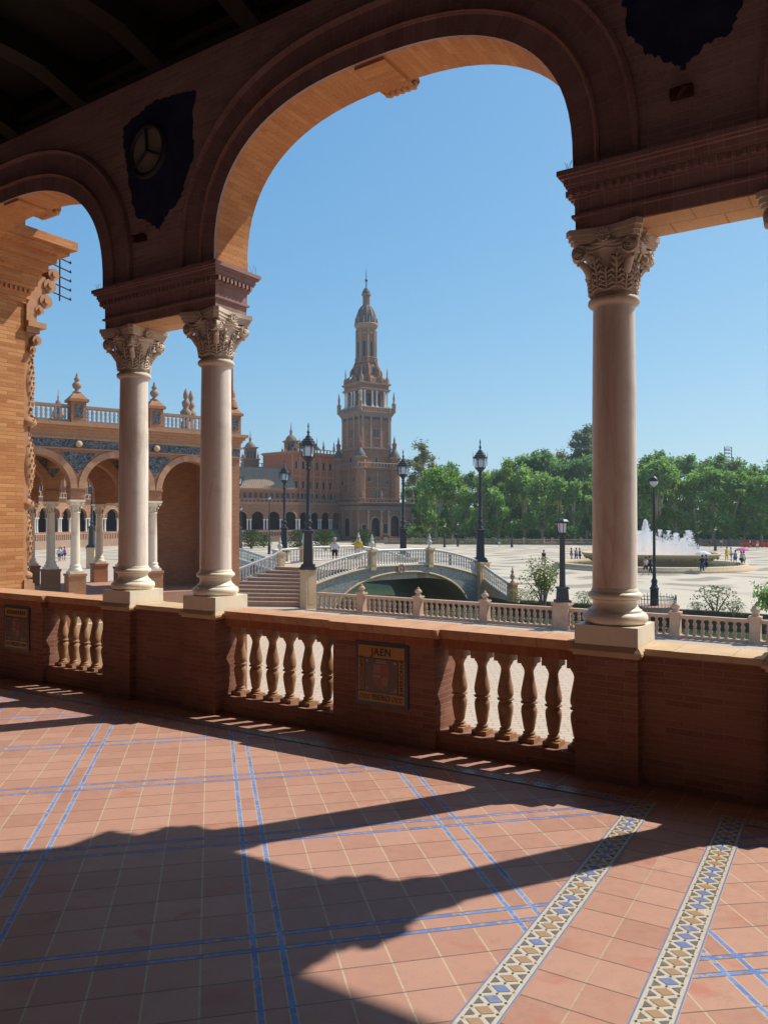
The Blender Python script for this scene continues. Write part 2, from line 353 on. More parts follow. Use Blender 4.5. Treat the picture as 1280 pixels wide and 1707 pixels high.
# archivolts on the inner face: each one swept over its arch
prof = [(0.0, 0.0), (0.0, 0.030), (0.150, 0.030), (0.152, 0.048), (0.170, 0.056), (0.188, 0.048), (0.190, 0.022), (0.400, 0.022), (0.402, 0.05), (0.425, 0.068), (0.45, 0.05), (0.455, 0.0)]
for c in CEN[1:5]:
    a = MB(); rows, uvs = [], []
    cols = [archpts(c, HALF, ZSP, ZCR - ZSP, 2.5, 44, max(d, 0.0005)) for d, _ in prof]
    L = 0; prev = None
    for i in range(45):
        pt = cols[0][i]
        if prev: L += math.hypot(pt[0] - prev[0], pt[1] - prev[1])
        prev = pt
        rows.append([(cols[j][i][0], -T - prof[j][1], cols[j][i][1]) for j in range(len(prof))])
        uvs.append([(L, prof[j][0]) for j in range(len(prof))])
    lo = [[(p[0], p[1], ZE1) for p in rows[0]], rows[0]]; hi = [rows[-1], [(p[0], p[1], ZE1) for p in rows[-1]]]
    a.grid(rows, False, False, uvs, flip=False); a.grid(lo, False, False); a.grid(hi, False, False)
    a.build('archivolt', MT['brick_mould'], gal)
    b = MB(); b.tube([(p[0], -T - 0.052, p[1]) for p in archpts(c, HALF, ZSP, ZCR - ZSP, 2.5, 90, 0.17)], 0.007, 5)
    # beads along a thin rod
    pb = archpts(c, HALF, ZSP, ZCR - ZSP, 2.5, 90, 0.17)
    for x, z in pb[::1]:
        b.lathe([(0.002, -0.010), (0.011, 0), (0.002, 0.010)], x, -T - 0.056, z, 5, True, cap=False)
    b.build('bead_moulding', MT['terracotta'], gal)
    # keystone with scroll outside
    kx = c
    kb = MB(); kb.box(kx - 0.145, kx + 0.145, -T + 0.004, T + 0.02, ZCR - 0.030, ZCR + 0.25)
    for i in range(5):
        x = kx - 0.12 + i * 0.06; kb.tube([(x, T + 0.01, ZCR - 0.010), (x, T + 0.06, ZCR - 0.022), (x, T + 0.11, ZCR - 0.0), (x, T + 0.13, ZCR + 0.05), (x, T + 0.13, ZCR + 0.3)], 0.026, 8)
    for sx in (-0.15, 0.15):
        pts = [(kx + sx, T + 0.08 + 0.045 * math.cos(t) * (1 - t / 16), ZCR + 0.03 + 0.045 * math.sin(t) * (1 - t / 16)) for t in [i * 0.6 for i in range(20)]]
        kb.tube(pts, 0.016, 6)
    kb.build('keystone', MT['brick_soffit'], gal)

MT['slab'] = brick('sandstone_slabs', (0.62, 0.38, 0.22), (0.54, 0.30, 0.165), (0.36, 0.20, 0.12), 0.34, 0.22, 0.006)
def stepped(mb, x0, x1, y0, y1, layers):
    for z0, z1, p in layers: mb.box(x0 - p, x1 + p, y0 - p, y1 + p, z0, z1)
LAY = [(0.0, 0.085, 0.0), (0.085, 0.105, 0.022), (0.105, 0.215, 0.003), (0.215, 0.235, 0.018), (0.235, 0.285, 0.030), (0.285, 0.305, 0.052), (0.305, 0.345, 0.062), (0.345, 0.365, 0.085), (0.365, 0.40, 0.10)]
def wires(mb, x, y, z, n, dx, dy, h=0.09):
    for i in range(n):
        ax, ay = x + dx * i, y + dy * i
        for t in (-0.03, 0.03): mb.tube([(ax, ay, z), (ax + t + random.uniform(-.015, .015), ay + random.uniform(-.03, .03), z + h)], 0.0016, 3)
for k in (-2, -1, 0, 1):
    x0, x1 = -1.404 + PER * k, 0.2 + PER * k
    e = MB(); stepped(e, x0, x1, -T, T, [(ZE0 + a, ZE0 + b, p) for a, b, p in LAY])
    for i in range(int((x1 - x0 + .1) / 0.055)):
        x = x0 - 0.035 + i * 0.055
        for y in (-T - 0.036, T + 0.036): e.box(x, x + 0.027, y - 0.012, y + 0.012, ZE0 + 0.240, ZE0 + 0.280)
    for i in range(9):
        y = -T - 0.02 + i * 0.053
        for x in (x0 - 0.045, x1 + 0.045): e.box(x - 0.018, x + 0.018, y, y + 0.027, ZE0 + 0.240, ZE0 + 0.280)
    eo = e.build('entablature', MT['brick_mould'], gal)
    q = MB(); q.box(x0 + 0.01, x1 - 0.01, -T + 0.006, T - 0.006, ZE0 - 0.006, ZE0 + 0.01); q.build('soffit_slab', MT['slab'], eo)
    if k in (0, -1, 1):
        wi = MB()
        wires(wi, x1 + 0.06, 0.16, ZE1, 3, 0, 0.055); wires(wi, x0 - 0.06, 0.16, ZE1, 3, 0, 0.055); wires(wi, x1 + 0.03, -0.29, ZE1, 2, 0, 0.04, .07); wires(wi, x0 - 0.03, -0.29, ZE1, 2, 0, 0.04, .07)
        wi.build('bird_spikes', MT['iron'], eo)

# columns
def torus_prof(zc, r, h, n=8): return [(r - h + h * math.cos(t), zc + h * math.sin(t)) for t in [-math.pi / 2 + math.pi * i / n for i in range(n + 1)]]
def make_column(shaft_m):
    c = empty('column'); c.parent = gal
    b = MB(); b.box(-0.215, 0.215, -0.215, 0.215, ZC, ZP); b.build('plinth', MT['marble_pale'], c)
    b = MB(); H = ZS - ZP
    pr = [(0.15, ZP)] + torus_prof(ZP + 0.042, 0.222, 0.042) + [(0.182, ZP + 0.086), (0.182, ZP + 0.096), (0.168, ZP + 0.103), (0.153, ZP + 0.122), (0.148, ZP + 0.145), (0.153, ZP + 0.162), (0.166, ZP + 0.172)] + torus_prof(ZP + 0.196, 0.184, 0.024) + [(0.160, ZP + 0.222), (0.160, ZP + 0.232), (0.153, ZP + 0.242), (0.150, ZS)]
    b.lathe(pr, seg=48, cap=False); b.build('base', MT['marble_pale'], c)
    b = MB(); b.lathe([(0.1515, ZS), (0.151, ZS + 0.3), (0.1505, ZS + 0.8), (0.148, ZS + 1.3), (0.144, ZS + 1.7), (0.141, ZA0 - 0.01), (0.141, ZA0)], seg=48, cap=False); b.build('shaft', shaft_m, c)
    # capital
    k = MB(); k.lathe([(0.141, ZA0)] + torus_prof(ZA0 + 0.045, 0.176, 0.03) + [(0.15, ZA0 + 0.078), (0.142, ZA1)], seg=40, cap=False)
    bell = [(0.140, ZA1), (0.146, ZA1 + 0.08), (0.158, ZA1 + 0.16), (0.178, ZA1 + 0.24), (0.205, ZA1 + 0.30), (0.214, ZA1 + 0.315)]
    k.lathe(bell, seg=32, cap=False)
    def rb(z):
        for (r0, z0), (r1, z1) in zip(bell[:-1], bell[1:]):
            if z0 <= z <= z1: return r0 + (r1 - r0) * (z - z0) / (z1 - z0)
        return bell[-1][0]
    # acanthus leaves: a spine with curling lobes on both sides, over a thin backing
    for ring, (n, zb, zt, hw, curl) in enumerate(((8, 0.0, 0.150, 0.060, 0.030), (8, 0.03, 0.245, 0.052, 0.036))):
        for i in range(n):
            th = 2 * math.pi * (i + 0.5 * ring) / n
            def P(f, side, lift=0.0):
                z = zb + (zt - zb) * f; r = rb(ZA1 + min(z, .31)) + 0.010 + lift; a_ = th + side / r; return Vector((r * math.cos(a_), r * math.sin(a_), ZA1 + z))
            rows = [[tuple(P(f, hw * (1 - .45 * f) * g / 3, .006 * (1 - (g / 3) ** 2))) for g in range(-3, 4)] for f in (0, .3, .6, .85)]
            k.grid(rows, False, True)
            tip = P(1.0, 0, curl); k.tube([P(0, 0, .008), P(.4, 0, .014), P(.8, 0, .018), P(.98, 0, curl * .75), tip, tip - Vector((0, 0, .022))], [.009, .009, .010, .013, .013, .005], 6)
            for f0 in (.10, .28, .46, .64, .82):
                for sd_ in (-1, 1):
                    w_ = hw * (1.0 - .50 * f0) * sd_
                    k.tube([P(f0 - .06, .004 * sd_, .010), P(f0 + .02, w_ * .55, .018), P(f0 + .10, w_ * .95, .012), P(f0 + .04, w_ * 1.10, .004)], [.006, .0085, .0085, .004], 5)
    # spiralling volutes, two at each corner, tucked under the abacus
    for cx_, cy_ in ((1, 1), (1, -1), (-1, 1), (-1, -1)):
        for ax in (0, 1):
            tang = Vector((-cx_, 0, 0)) if ax == 0 else Vector((0, -cy_, 0))
            outn = Vector((0, cy_, 0)) if ax == 0 else Vector((cx_, 0, 0))
            up = Vector((0, 0, 1))
            ctr = Vector((cx_ * 0.200, cy_ * 0.200, ZA1 + 0.272)) + tang * 0.028 + outn * 0.012
            rd_ = 0.056
            rings = []
            for q, off_ in ((0.75, -0.06), (1.0, -0.03), (1.0, 0.006), (0.88, 0.012), (0.84, -0.020), (0.12, -0.020)):
                rings.append([tuple(ctr + tang * (rd_ * q * math.cos(b_)) + up * (rd_ * q * math.sin(b_)) + outn * off_) for b_ in [2 * math.pi * i / 20 for i in range(20)]])
            k.grid(rings, True, False)
            pts, rr = [], []
            for i in range(34):
                t = i / 33; a_ = math.pi / 2 - t * 3.6 * math.pi; rad = rd_ * 0.66 * (1 - t) ** 0.9 + 0.005
                pts.append(ctr + tang * (-math.cos(a_) * rad) * -1 + up * (math.sin(a_) * rad) + outn * (-0.002 + 0.014 * t)); rr.append(0.0100 * (1 - 0.30 * t))
            k.tube(pts, rr, 5)
            mid = outn * 0.200 + up * (ZA1 + 0.318); end = ctr + up * (rd_ * 0.88)
            st = [mid.lerp(end, i / 8) - up * (0.020 * math.sin(math.pi * i / 8)) - outn * (0.010 * math.sin(math.pi * i / 8)) for i in range(9)]
            k.tube(st, 0.013, 6); k.tube([p - up * 0.026 - outn * .004 for p in st], 0.009, 6)
        # leaf under each volute pair
        d_ = Vector((cx_, cy_, 0)).normalized(); k.tube([d_ * 0.165 + up * (ZA1 + 0.12), d_ * 0.215 + up * (ZA1 + 0.19), d_ * 0.262 + up * (ZA1 + 0.215), d_ * 0.272 + up * (ZA1 + 0.19)], [0.03, 0.028, 0.022, 0.010], 7)
    # egg band under the abacus
    k.lathe([(0.19, ZA1 + 0.300), (0.218, ZA1 + 0.312), (0.222, ZA1 + 0.33), (0.19, ZA1 + 0.34)], seg=32, cap=False)
    # concave abacus in two tiers
    def aba(r, dip, z0, z1):
        poly = []
        for q in range(4):
            a_ = math.pi / 4 + q * math.pi / 2; c0 = Vector((math.cos(a_), math.sin(a_))) * r * 1.414; c1 = Vector((math.cos(a_ + math.pi / 2), math.sin(a_ + math.pi / 2))) * r * 1.414
            dv = (c1 - c0).normalized(); nn = Vector((dv.y, -dv.x)); c0 = c0 + dv * 0.035; c1 = c1 - dv * 0.035
            for i in range(9):
                t = i / 8; poly.append(c0.lerp(c1, t) - nn * (dip * math.sin(math.pi * t)))
        k.prism([(p.x, p.y) for p in poly], z0, z1)
    aba(0.238, 0.045, ZA1 + 0.332, ZA1 + 0.356); aba(0.250, 0.048, ZA1 + 0.3565, ZA1 + 0.388); aba(0.262, 0.050, ZA1 + 0.3885, ZE0 - 0.007)
    for dx, dy in ((0, -1), (1, 0), (0, 1), (-1, 0)):     # rosettes
        o_ = Vector((dx, dy, 0)); tg = Vector((-dy, dx, 0)); ctr = o_ * 0.222 + Vector((0, 0, ZA1 + 0.365))
        for i in range(12):
            a_ = i * math.pi / 6; k.tube([ctr, ctr + tg * 0.045 * math.cos(a_) + Vector((0, 0, 0.045 * math.sin(a_))) + o_ * 0.012], [0.006, 0.010], 5)
        k.lathe([(0.001, -0.016), (0.016, 0), (0.001, 0.016)], ctr.x + o_.x * 0.01, ctr.y + o_.y * 0.01, ctr.z, 8, cap=False)
    k.build('capital', MT['capstone'], c)
    return c
col0 = make_column(MT['marble'])
CS = [0.0, -1.204, 3.867, 5.071, -6.27, -5.07, -11.34, -10.14, 8.94]
for i, s_ in enumerate(CS):
    c = col0 if i == 0 else cp(col0, gal)
    c.location = (s_, 0, 0)

# ceiling, cornice, back wall, side walls of the gallery
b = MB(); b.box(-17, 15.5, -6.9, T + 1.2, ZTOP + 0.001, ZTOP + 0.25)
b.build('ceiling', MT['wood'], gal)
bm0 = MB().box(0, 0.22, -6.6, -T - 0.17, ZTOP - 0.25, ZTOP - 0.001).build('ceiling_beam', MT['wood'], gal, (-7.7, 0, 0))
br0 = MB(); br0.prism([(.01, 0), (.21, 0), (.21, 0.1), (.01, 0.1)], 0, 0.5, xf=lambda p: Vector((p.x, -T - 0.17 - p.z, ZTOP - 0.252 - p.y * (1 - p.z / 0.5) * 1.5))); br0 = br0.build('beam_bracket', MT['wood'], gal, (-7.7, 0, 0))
for i in range(1, 13): cp(bm0, gal, (-7.7 + i * 1.2, 0, 0)); cp(br0, gal, (-7.7 + i * 1.2, 0, 0))
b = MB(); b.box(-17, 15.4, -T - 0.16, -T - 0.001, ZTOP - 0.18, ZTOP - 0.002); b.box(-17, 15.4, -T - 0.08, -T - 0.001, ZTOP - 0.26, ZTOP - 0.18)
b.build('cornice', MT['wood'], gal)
b = MB(); b.box(-17, 15.5, -7.2, -6.9, 2.6, ZTOP); b.build('back_wall', MT['plaster'], gal)
for x in (-17.3, 15.5): MB().box(x, x + .3, -7.2, 0.21, 2.6, ZTOP).build('end_wall', MT['plaster'], gal)

# round window in its dark surround, and the dark patches on the spandrels
def blob(cx_, cz, pts, y, name):
    b = MB(); ring = []
    n = len(pts)
    for i in range(n * 8):
        f = i / 8; a_, c_ = pts[int(f) % n], pts[(int(f) + 1) % n]; t = f % 1
        j = 0.018
        ring.append((cx_ + a_[0] + (c_[0] - a_[0]) * t + random.uniform(-j, j), y, cz + a_[1] + (c_[1] - a_[1]) * t + random.uniform(-j, j)))
    b.face(ring); inner = [(p[0], -T, p[2]) for p in ring]
    for i in range(len(ring)): k2 = (i + 1) % len(ring); b.face([ring[k2], ring[i], inner[i], inner[k2]])
    return b.build(name, MT['stain'], gal)
k = N('dark_blue_stain', 0.7, 0.3); k.col(k.ramp(k.noise(7, 5), (0.35, (0.020, 0.026, 0.075)), (0.7, (0.045, 0.050, 0.115)))); k.bump(k.noise(30, 4), 0.3, 0.004); MT['stain'] = k.m
blob(-0.70, EYE + 3.70, [(-0.41, 0.36), (-0.24, 0.44), (0.02, 0.50), (0.34, 0.47), (0.63, 0.44), (0.59, 0.15), (0.61, -0.16), (0.50, -0.38), (0.41, -0.57), (0.24, -0.66), (0.12, -0.80), (0.0, -0.72), (-0.22, -0.60), (-0.31, -0.34), (-0.38, 0.0), (-0.43, 0.2)], -T - 0.006, 'damp_patch')
blob(4.40, EYE + 3.45, [(-0.46, 0.72), (0.0, 0.78), (0.56, 0.72), (0.48, 0.30), (0.42, 0.02), (0.34, -0.22), (0.26, -0.40), (0.10, -0.42), (-0.02, -0.54), (-0.14, -0.42), (-0.24, -0.36), (-0.36, -0.18), (-0.41, 0.08), (-0.40, 0.4)], -T - 0.006, 'damp_patch')
for (wx, wz) in ((-0.73, EYE + 3.72),):
    fr = MB(); n = 32
    rows = [[(wx + r * math.cos(2 * math.pi * i / n), y, wz + 1.0 * r * math.sin(2 * math.pi * i / n)) for i in range(n)] for r, y in ((0.225, -T - 0.007), (0.225, -T - 0.04), (0.265, -T - 0.05), (0.275, -T - 0.007))]
    fr.grid(rows, True, True, flip=True)
    for a_ in (95, 215, 335): fr.tube([(wx, -T - 0.03, wz), (wx + 0.225 * math.cos(R(a_)), -T - 0.03, wz + 0.225 * math.sin(R(a_)))], 0.014, 6)
    fo = fr.build('round_window', MT['iron'], gal)
    g = MB(); g.face([(wx + 0.227 * math.cos(2 * math.pi * i / n), -T - 0.012, wz + 0.227 * math.sin(2 * math.pi * i / n)) for i in range(n)])
    g.build('pane', speckle('dusty_glass', (0.30, 0.25, 0.21), (0.42, 0.36, 0.31), 4, 0.35, 0.5), fo)
# small wall lamps on the spandrels
for wx, wz in ((-0.83, EYE + 2.86), (4.38, EYE + 2.76)):
    g = MB(); g.box(wx - 0.07, wx + 0.07, -T - 0.06, -T - 0.001, wz - 0.03, wz + 0.03); g.tube([(wx, -T - 0.05, wz - 0.03), (wx, -T - 0.11, wz - 0.06), (wx + 0.05, -T - 0.16, wz - 0.03)], 0.016, 6)
    g.build('wall_fitting', MT['rust'], gal)

# ================================================================== PARAPETS
def lathe_baluster(h, r, seg=20, mat=None, name='baluster', sq=True):
    b = MB(); q = r / 0.060
    p = [(0.052, 0.05), (0.056, 0.062), (0.050, 0.075), (0.040, 0.082), (0.046, 0.094), (0.046, 0.104), (0.034, 0.115), (0.034, 0.125), (0.040, 0.14), (0.050, 0.23), (0.058, 0.31), (0.060, 0.36), (0.055, 0.40), (0.044, 0.42), (0.044, 0.43), (0.062, 0.440), (0.064, 0.452), (0.050, 0.462), (0.050, 0.468), (0.060, 0.50), (0.062, 0.54), (0.056, 0.60), (0.046, 0.68), (0.036, 0.76), (0.034, 0.80), (0.036, 0.81), (0.044, 0.845), (0.058, 0.875), (0.060, 0.90)]
    p = [(a * q, c * h) for a, c in p]
    b.lathe(p, seg=seg, cap=False)
    if sq:
        b.box(-0.062 * q, 0.062 * q, -0.062 * q, 0.062 * q, -0.0, 0.052 * h); b.box(-0.066 * q, 0.066 * q, -0.066 * q, 0.066 * q, 0.90 * h, h)
    return b
BZ0, BZ1 = EYE - 1.632, EYE - 0.98
PF = 0.155
def coping(mb, x0, x1, w, v, z=ZC):
    mb.box(x0, x1, -w, v, z - 0.024, z); mb.box(x0, x1, -w + 0.012, v - 0.012, z - 0.048, z - 0.024); mb.box(x0, x1, -w + 0.026, v - 0.026, z - 0.072, z - 0.048)
def plaque(par, title):
    pq = empty('plaque'); pq.parent = par; pq.location = (2.03, -PF, EYE - 1.232)
    y = -0.001
    b = MB(); b.box(-.252, .252, y - .014, y, -.258, .258)
    o = b.build('tile_back', MT['tileblue'], pq)
    b = MB()
    for (x0, x1, z0, z1) in ((-.222, .222, .130, .226), (-.222, .222, -.226, -.152), (-.222, -.168, -.142, .120), (.168, .222, -.142, .120)): b.box(x0, x1, y - .018, y - .0142, z0, z1)
    b.build('lettering_band', MT['ochre'], pq)
    b = MB(); b.box(-.158, .158, y - .017, y - .0142, -.142, .120); b.build('crest_field', MT['tilebrown'], pq)
    b = MB(); n = 40
    for r0, r1 in ((.128, .112),):
        for i in range(n):
            a0, a1 = 2 * math.pi * i / n, 2 * math.pi * (i + .72) / n
            b.face([((r0 + .012 * (i % 2)) * math.sin(a0), y - .0185, -.012 + r0 * math.cos(a0) * .95), (r0 * math.sin(a1), y - .0185, -.012 + r0 * math.cos(a1) * .95), (r1 * math.sin(a1), y - .0185, -.012 + r1 * math.cos(a1) * .95), (r1 * math.sin(a0), y - .0185, -.012 + r1 * math.cos(a0) * .95)])
    b.build('laurel_wreath', MT['tilegreen'], pq)
    sh = [(-.078, .085), (.078, .085), (.082, -.03), (.06, -.085), (0, -.12), (-.06, -.085), (-.082, -.03)]
    b = MB(); b.face([(x, y - .0195, z) for x, z in sh]); b.build('shield', MT['tilered'], pq)
    b = MB()
    for i in range(5):
        for j in range(5):
            if (i + j) % 2 == 0: b.face([(-.070 + i * .013, y - .021, .075 - j * .013), (-.070 + i * .013, y - .021, .062 - j * .013), (-.057 + i * .013, y - .021, .062 - j * .013), (-.057 + i * .013, y - .021, .075 - j * .013)])
            if (i + j) % 2 == 1: b.face([(.006 + i * .012, y - .021, -.02 - j * .013), (.006 + i * .012, y - .021, -.033 - j * .013), (.018 + i * .012, y - .021, -.033 - j * .013), (.018 + i * .012, y - .021, -.02 - j * .013)])
    b.face([(-.074, y - .021, -.006), (-.074, y - .021, -.02), (-.004, y - .021, -.026), (-.004, y - .021, -.012)])
    for z in (.09, .105): b.face([(-.06 + (z - .09), y - .021, z), (.06 - (z - .09), y - .021, z), (.05, y - .021, z + .009), (-.05, y - .021, z + .009)])
    for sx in (-1, 1):
        for (px, pz) in ((.135, .10), (.135, -.12)):
            b.face([(sx * px - .016, y - .0205, pz), (sx * px, y - .0205, pz - .016), (sx * px + .016, y - .0205, pz), (sx * px, y - .0205, pz + .016)])
    b.build('crest_charges', MT['tilecream'], pq)
    def text(s_, x, z, size, rot, sp=1.0):
        cu = bpy.data.curves.new('lettering', 'FONT'); cu.body = s_; cu.size = size; cu.align_x = 'CENTER'; cu.align_y = 'CENTER'; cu.extrude = 0.0012; cu.offset = 0.0012; cu.space_character = sp
        t = bpy.data.objects.new('lettering', cu); COL.objects.link(t)
        bpy.context.view_layer.update(); dg = bpy.context.evaluated_depsgraph_get()
        me = bpy.data.meshes.new_from_object(t.evaluated_get(dg)); bpy.data.objects.remove(t)
        o = bpy.data.objects.new('lettering', me); COL.objects.link(o); o.parent = pq; me.materials.clear(); me.materials.append(MT['tileink'])
        o.location = (x, y - .0205, z); o.rotation_euler = (R(90), R(rot), 0); return o
    if title: text(title, 0, .176, .082, 0, 1.1)
    else:
        b = MB()
        for i in range(9): b.box(-.18 + i * .042, -.155 + i * .042, y - .0205, y - .0182, .155, .20)
        b.build('lettering', MT['tileink'], pq)
    text('IBERO', 0.0, -.190, .062, 0, 1.05); text('EXPOSICION', -.195, -.010, .047, 90, 1.08); text('AMERICANA', .195, -.010, .047, -90, 1.12)
    b = MB()
    for sx in (-1, 1):
        for i in range(3): b.lathe([(0.001, -.002), (.018 - .003 * i, 0), (0.001, .002)], 0, 0, 0, 10, cap=False)
        for i in range(3):
            c_ = sx * (.120 + i * .036); b.tube([(c_ + .014 * math.cos(t) , y - .0195, -.190 + .018 * math.sin(t)) for t in [q * .7 for q in range(9)]], .003, 4)
    b.build('scroll_ornament', MT['tileink'], pq)
    return pq
def tilemat(name, c, v=0.25):
    k = N(name, 0.3, 0.5); k.col(k.mix(k.rng(k.noise(40, 4), 0.35, 0.7, 0, v), c, tuple(min(1, q * 1.6 + .02) for q in c))); return k.m
for nme, c in (('tileblue', (0.035, 0.045, 0.075)), ('ochre', (0.40, 0.19, 0.03)), ('tilebrown', (0.13, 0.075, 0.055)), ('tilegreen', (0.10, 0.11, 0.07)), ('tilered', (0.25, 0.07, 0.045)), ('tilecream', (0.30, 0.22, 0.15)), ('tileink', (0.05, 0.018, 0.012))): MT[nme] = tilemat(nme, c)

bal0 = None
def parapet(s0, label, title, detail=True):
    global bal0
    r = empty('parapet', W(s0, 0), WANG); tag(r, label, 'parapet', 'brick parapets between the gallery columns')
    zb = 2.95
    for x0, x1 in ((0.214, 1.534), (2.517, 3.653)):
        MB().box(x0, x1, -0.105, 0.155, zb, BZ0).build('low_wall', MT['brick_para'], r)
        MB().box(x0, x1, -0.085, 0.135, BZ1, ZC - 0.0725).build('top_rail', MT['brick_para'], r)
    p = MB(); p.box(1.534, 2.517, -PF, 0.2, zb, ZC - 0.0725); p.build('panel', MT['brick_para'], r)
    # soldier course under the coping
    for x0, x1, yy, yo in ((0.22, 1.53, 0.095, .145), (2.52, 3.648, 0.095, .145), (1.54, 2.51, PF + 0.010, .21)): MB().box(x0, x1, -yy, yo, ZC - 0.145, ZC - 0.075).build('brick_band', MT['brick_sold'], r)
    for x0, x1, yy, yo in ((0.248, 1.50, .135, .19), (2.551, 3.618, .135, .19), (1.501, 2.550, PF + .035, .23)):
        cpm = MB(); coping(cpm, x0, x1, yy, yo); cpm.build('coping', MT['coping'], r)
    # piers of the pair of columns to the left, and the low wall between them
    for x in (0.0, -1.204):
        MB().box(x - 0.213, x + 0.213, -0.213, 0.213, zb, ZC - 0.0751).build('pier', MT['brick_para'], r)
        k = MB(); k.frus(x, 0, ZC - 0.035, ZC - 0.001, 0.247, 0.218); k.box(x - 0.247, x + 0.247, -0.247, 0.247, ZC - 0.052, ZC - 0.035); k.box(x - 0.226, x + 0.226, -0.226, 0.226, ZC - 0.075, ZC - 0.052)
        k.build('pier_cap', MT['stone'], r)
    MB().box(-0.991, -0.213, -0.135, 0.165, zb, ZC - 0.05).build('joining_wall', MT['brick_para'], r)
    for i in range(4): MB().box(-0.957 + i * 0.178, -0.957 + i * 0.178 + 0.176, -0.170, 0.20, ZC - 0.049, ZC - 0.006 - .0015 * (i % 2)).build('coping_slab', MT['stone'], r)
    xs = [0.31, 0.505, 0.71, 0.915, 1.13, 1.34] + [2.50 - 0.0 + 0.085, 2.715, 2.90, 3.085, 3.27, 3.455, 3.63][0:0] + [2.475 + 0.165, 2.835, 3.03, 3.22, 3.41, 3.60]
    for x in xs:
        if bal0 is None:
            bal0 = lathe_baluster(BZ1 - BZ0 - 0.004, 0.060).build('baluster', MT['terra_bal'], r); o = bal0
        else: o = bal0.copy(); COL.objects.link(o); o.parent = r
        o.location = (x, 0.02, BZ0 + 0.001); o.rotation_euler.z = 0
    plaque(r, title)
    return r
MT['brick_sold'] = brick('soldier_brick', (0.42, 0.16, 0.075), (0.32, 0.105, 0.047), (0.28, 0.13, 0.08), 0.05, 0.3, 0.003)
k = N('stone_coping_tiles', 0.75, 0.3); X = k.xyz(k.tc('Object')); fr = k.M('FRACT', k.M('MULTIPLY', X[0], 3.6)); kn = k.noise(9, 5)
k.col(k.mix(k.M('LESS_THAN', fr, 0.02), k.ramp(kn, (0.3, (0.50, 0.25, 0.13)), (0.7, (0.60, 0.35, 0.20))), (0.26, 0.13, 0.08))); k.bump(k.noise(60, 3), 0.3, 0.004); MT['coping'] = k.m
parapet(0.0, 'brick parapet with squat balusters and the JAEN tile plaque, between the two middle columns', 'JAEN')
parapet(-5.07, 'brick parapet at the far left, its plaque cut by the picture edge', None)
parapet(5.071, 'brick parapet at the right edge holding up the right column and running past the frame', None)
parapet(-10.14, 'brick parapet beyond the left picture edge, at the foot of the sunlit brick pier', None)

# ================================================================== GALLERY FLOOR
VPA = math.atan2(0.2165, 0.976)           # direction of the tile grid
GA = VPA
def sheet(name, pts, mat, dz=0.0, parent=None, h=floor_z):
    b = MB(); b.face([(x, y, h(x, y) + dz) for x, y in pts]); return b.build(name, mat, parent)
def w2(s, off): p = W(s, off); return (p.x, p.y)
S1a, S1b = (4.19, -0.44), (4.33, -3.9)     # first radial strip centre line (s, off)
S2a, S2b = (4.70, -0.44), (4.85, -3.9)
def lerp2(a, b, off): t = (off - a[1]) / (b[1] - a[1]); return (a[0] + (b[0] - a[0]) * t, off)
BK = -6.95
p1a, p1b = lerp2(S1a, S1b, -0.5), lerp2(S1a, S1b, BK); p2a, p2b = lerp2(S2a, S2b, -0.5), lerp2(S2a, S2b, BK)
mA = tilefloor('floor_tiles', GA, 0.163, 4.285, 1.1225, 0.112, 0.020)
GB = GA + R(-5)
# second field, right of the strips, turned slightly
ca, sa = math.cos(GB), math.sin(GB)
xB, yB = (1178 - 640) / F * (1.65 * F / (1595 - 896)), 1.65 * F / (1595 - 896)
mB = tilefloor('floor_tiles_right', GB, ca * xB + sa * yB - 0.0, -sa * xB + ca * yB - 0.112, 1.1225, 0.112, 0.020)
ang_s = math.atan2(W(*p1a).y - W(*p1b).y, W(*p1a).x - W(*p1b).x) - math.pi / 2
cs, ss = math.cos(ang_s), math.sin(ang_s); mid = W((p1a[0] + p2a[0]) / 2, -0.5)
mC = tilefloor('floor_tiles_band', ang_s, cs * mid.x + ss * mid.y - 0.003, 0.0, 0.192, 0.0, 0.0, n=1, hasblue=False, grout=(0.50, 0.36, 0.25))
mD = tilefloor('floor_tiles_edge', WANG, 0.05, 0.0, 0.195, 0.0, 0.0, n=1, hasblue=False)
struct(sheet('floor', [w2(-17, BK), w2(*p1b), w2(*p1a), w2(-17, -0.5)], mA))
struct(sheet('floor', [w2(*p1b), w2(*p2b), w2(*p2a), w2(*p1a)], mC))
struct(sheet('floor', [w2(*p2b), w2(15.5, BK), w2(15.5, -0.5), w2(*p2a)], mB))
struct(sheet('floor', [w2(-17, -0.5), w2(15.5, -0.5), w2(15.5, 0.1), w2(-17, 0.1)], mD))
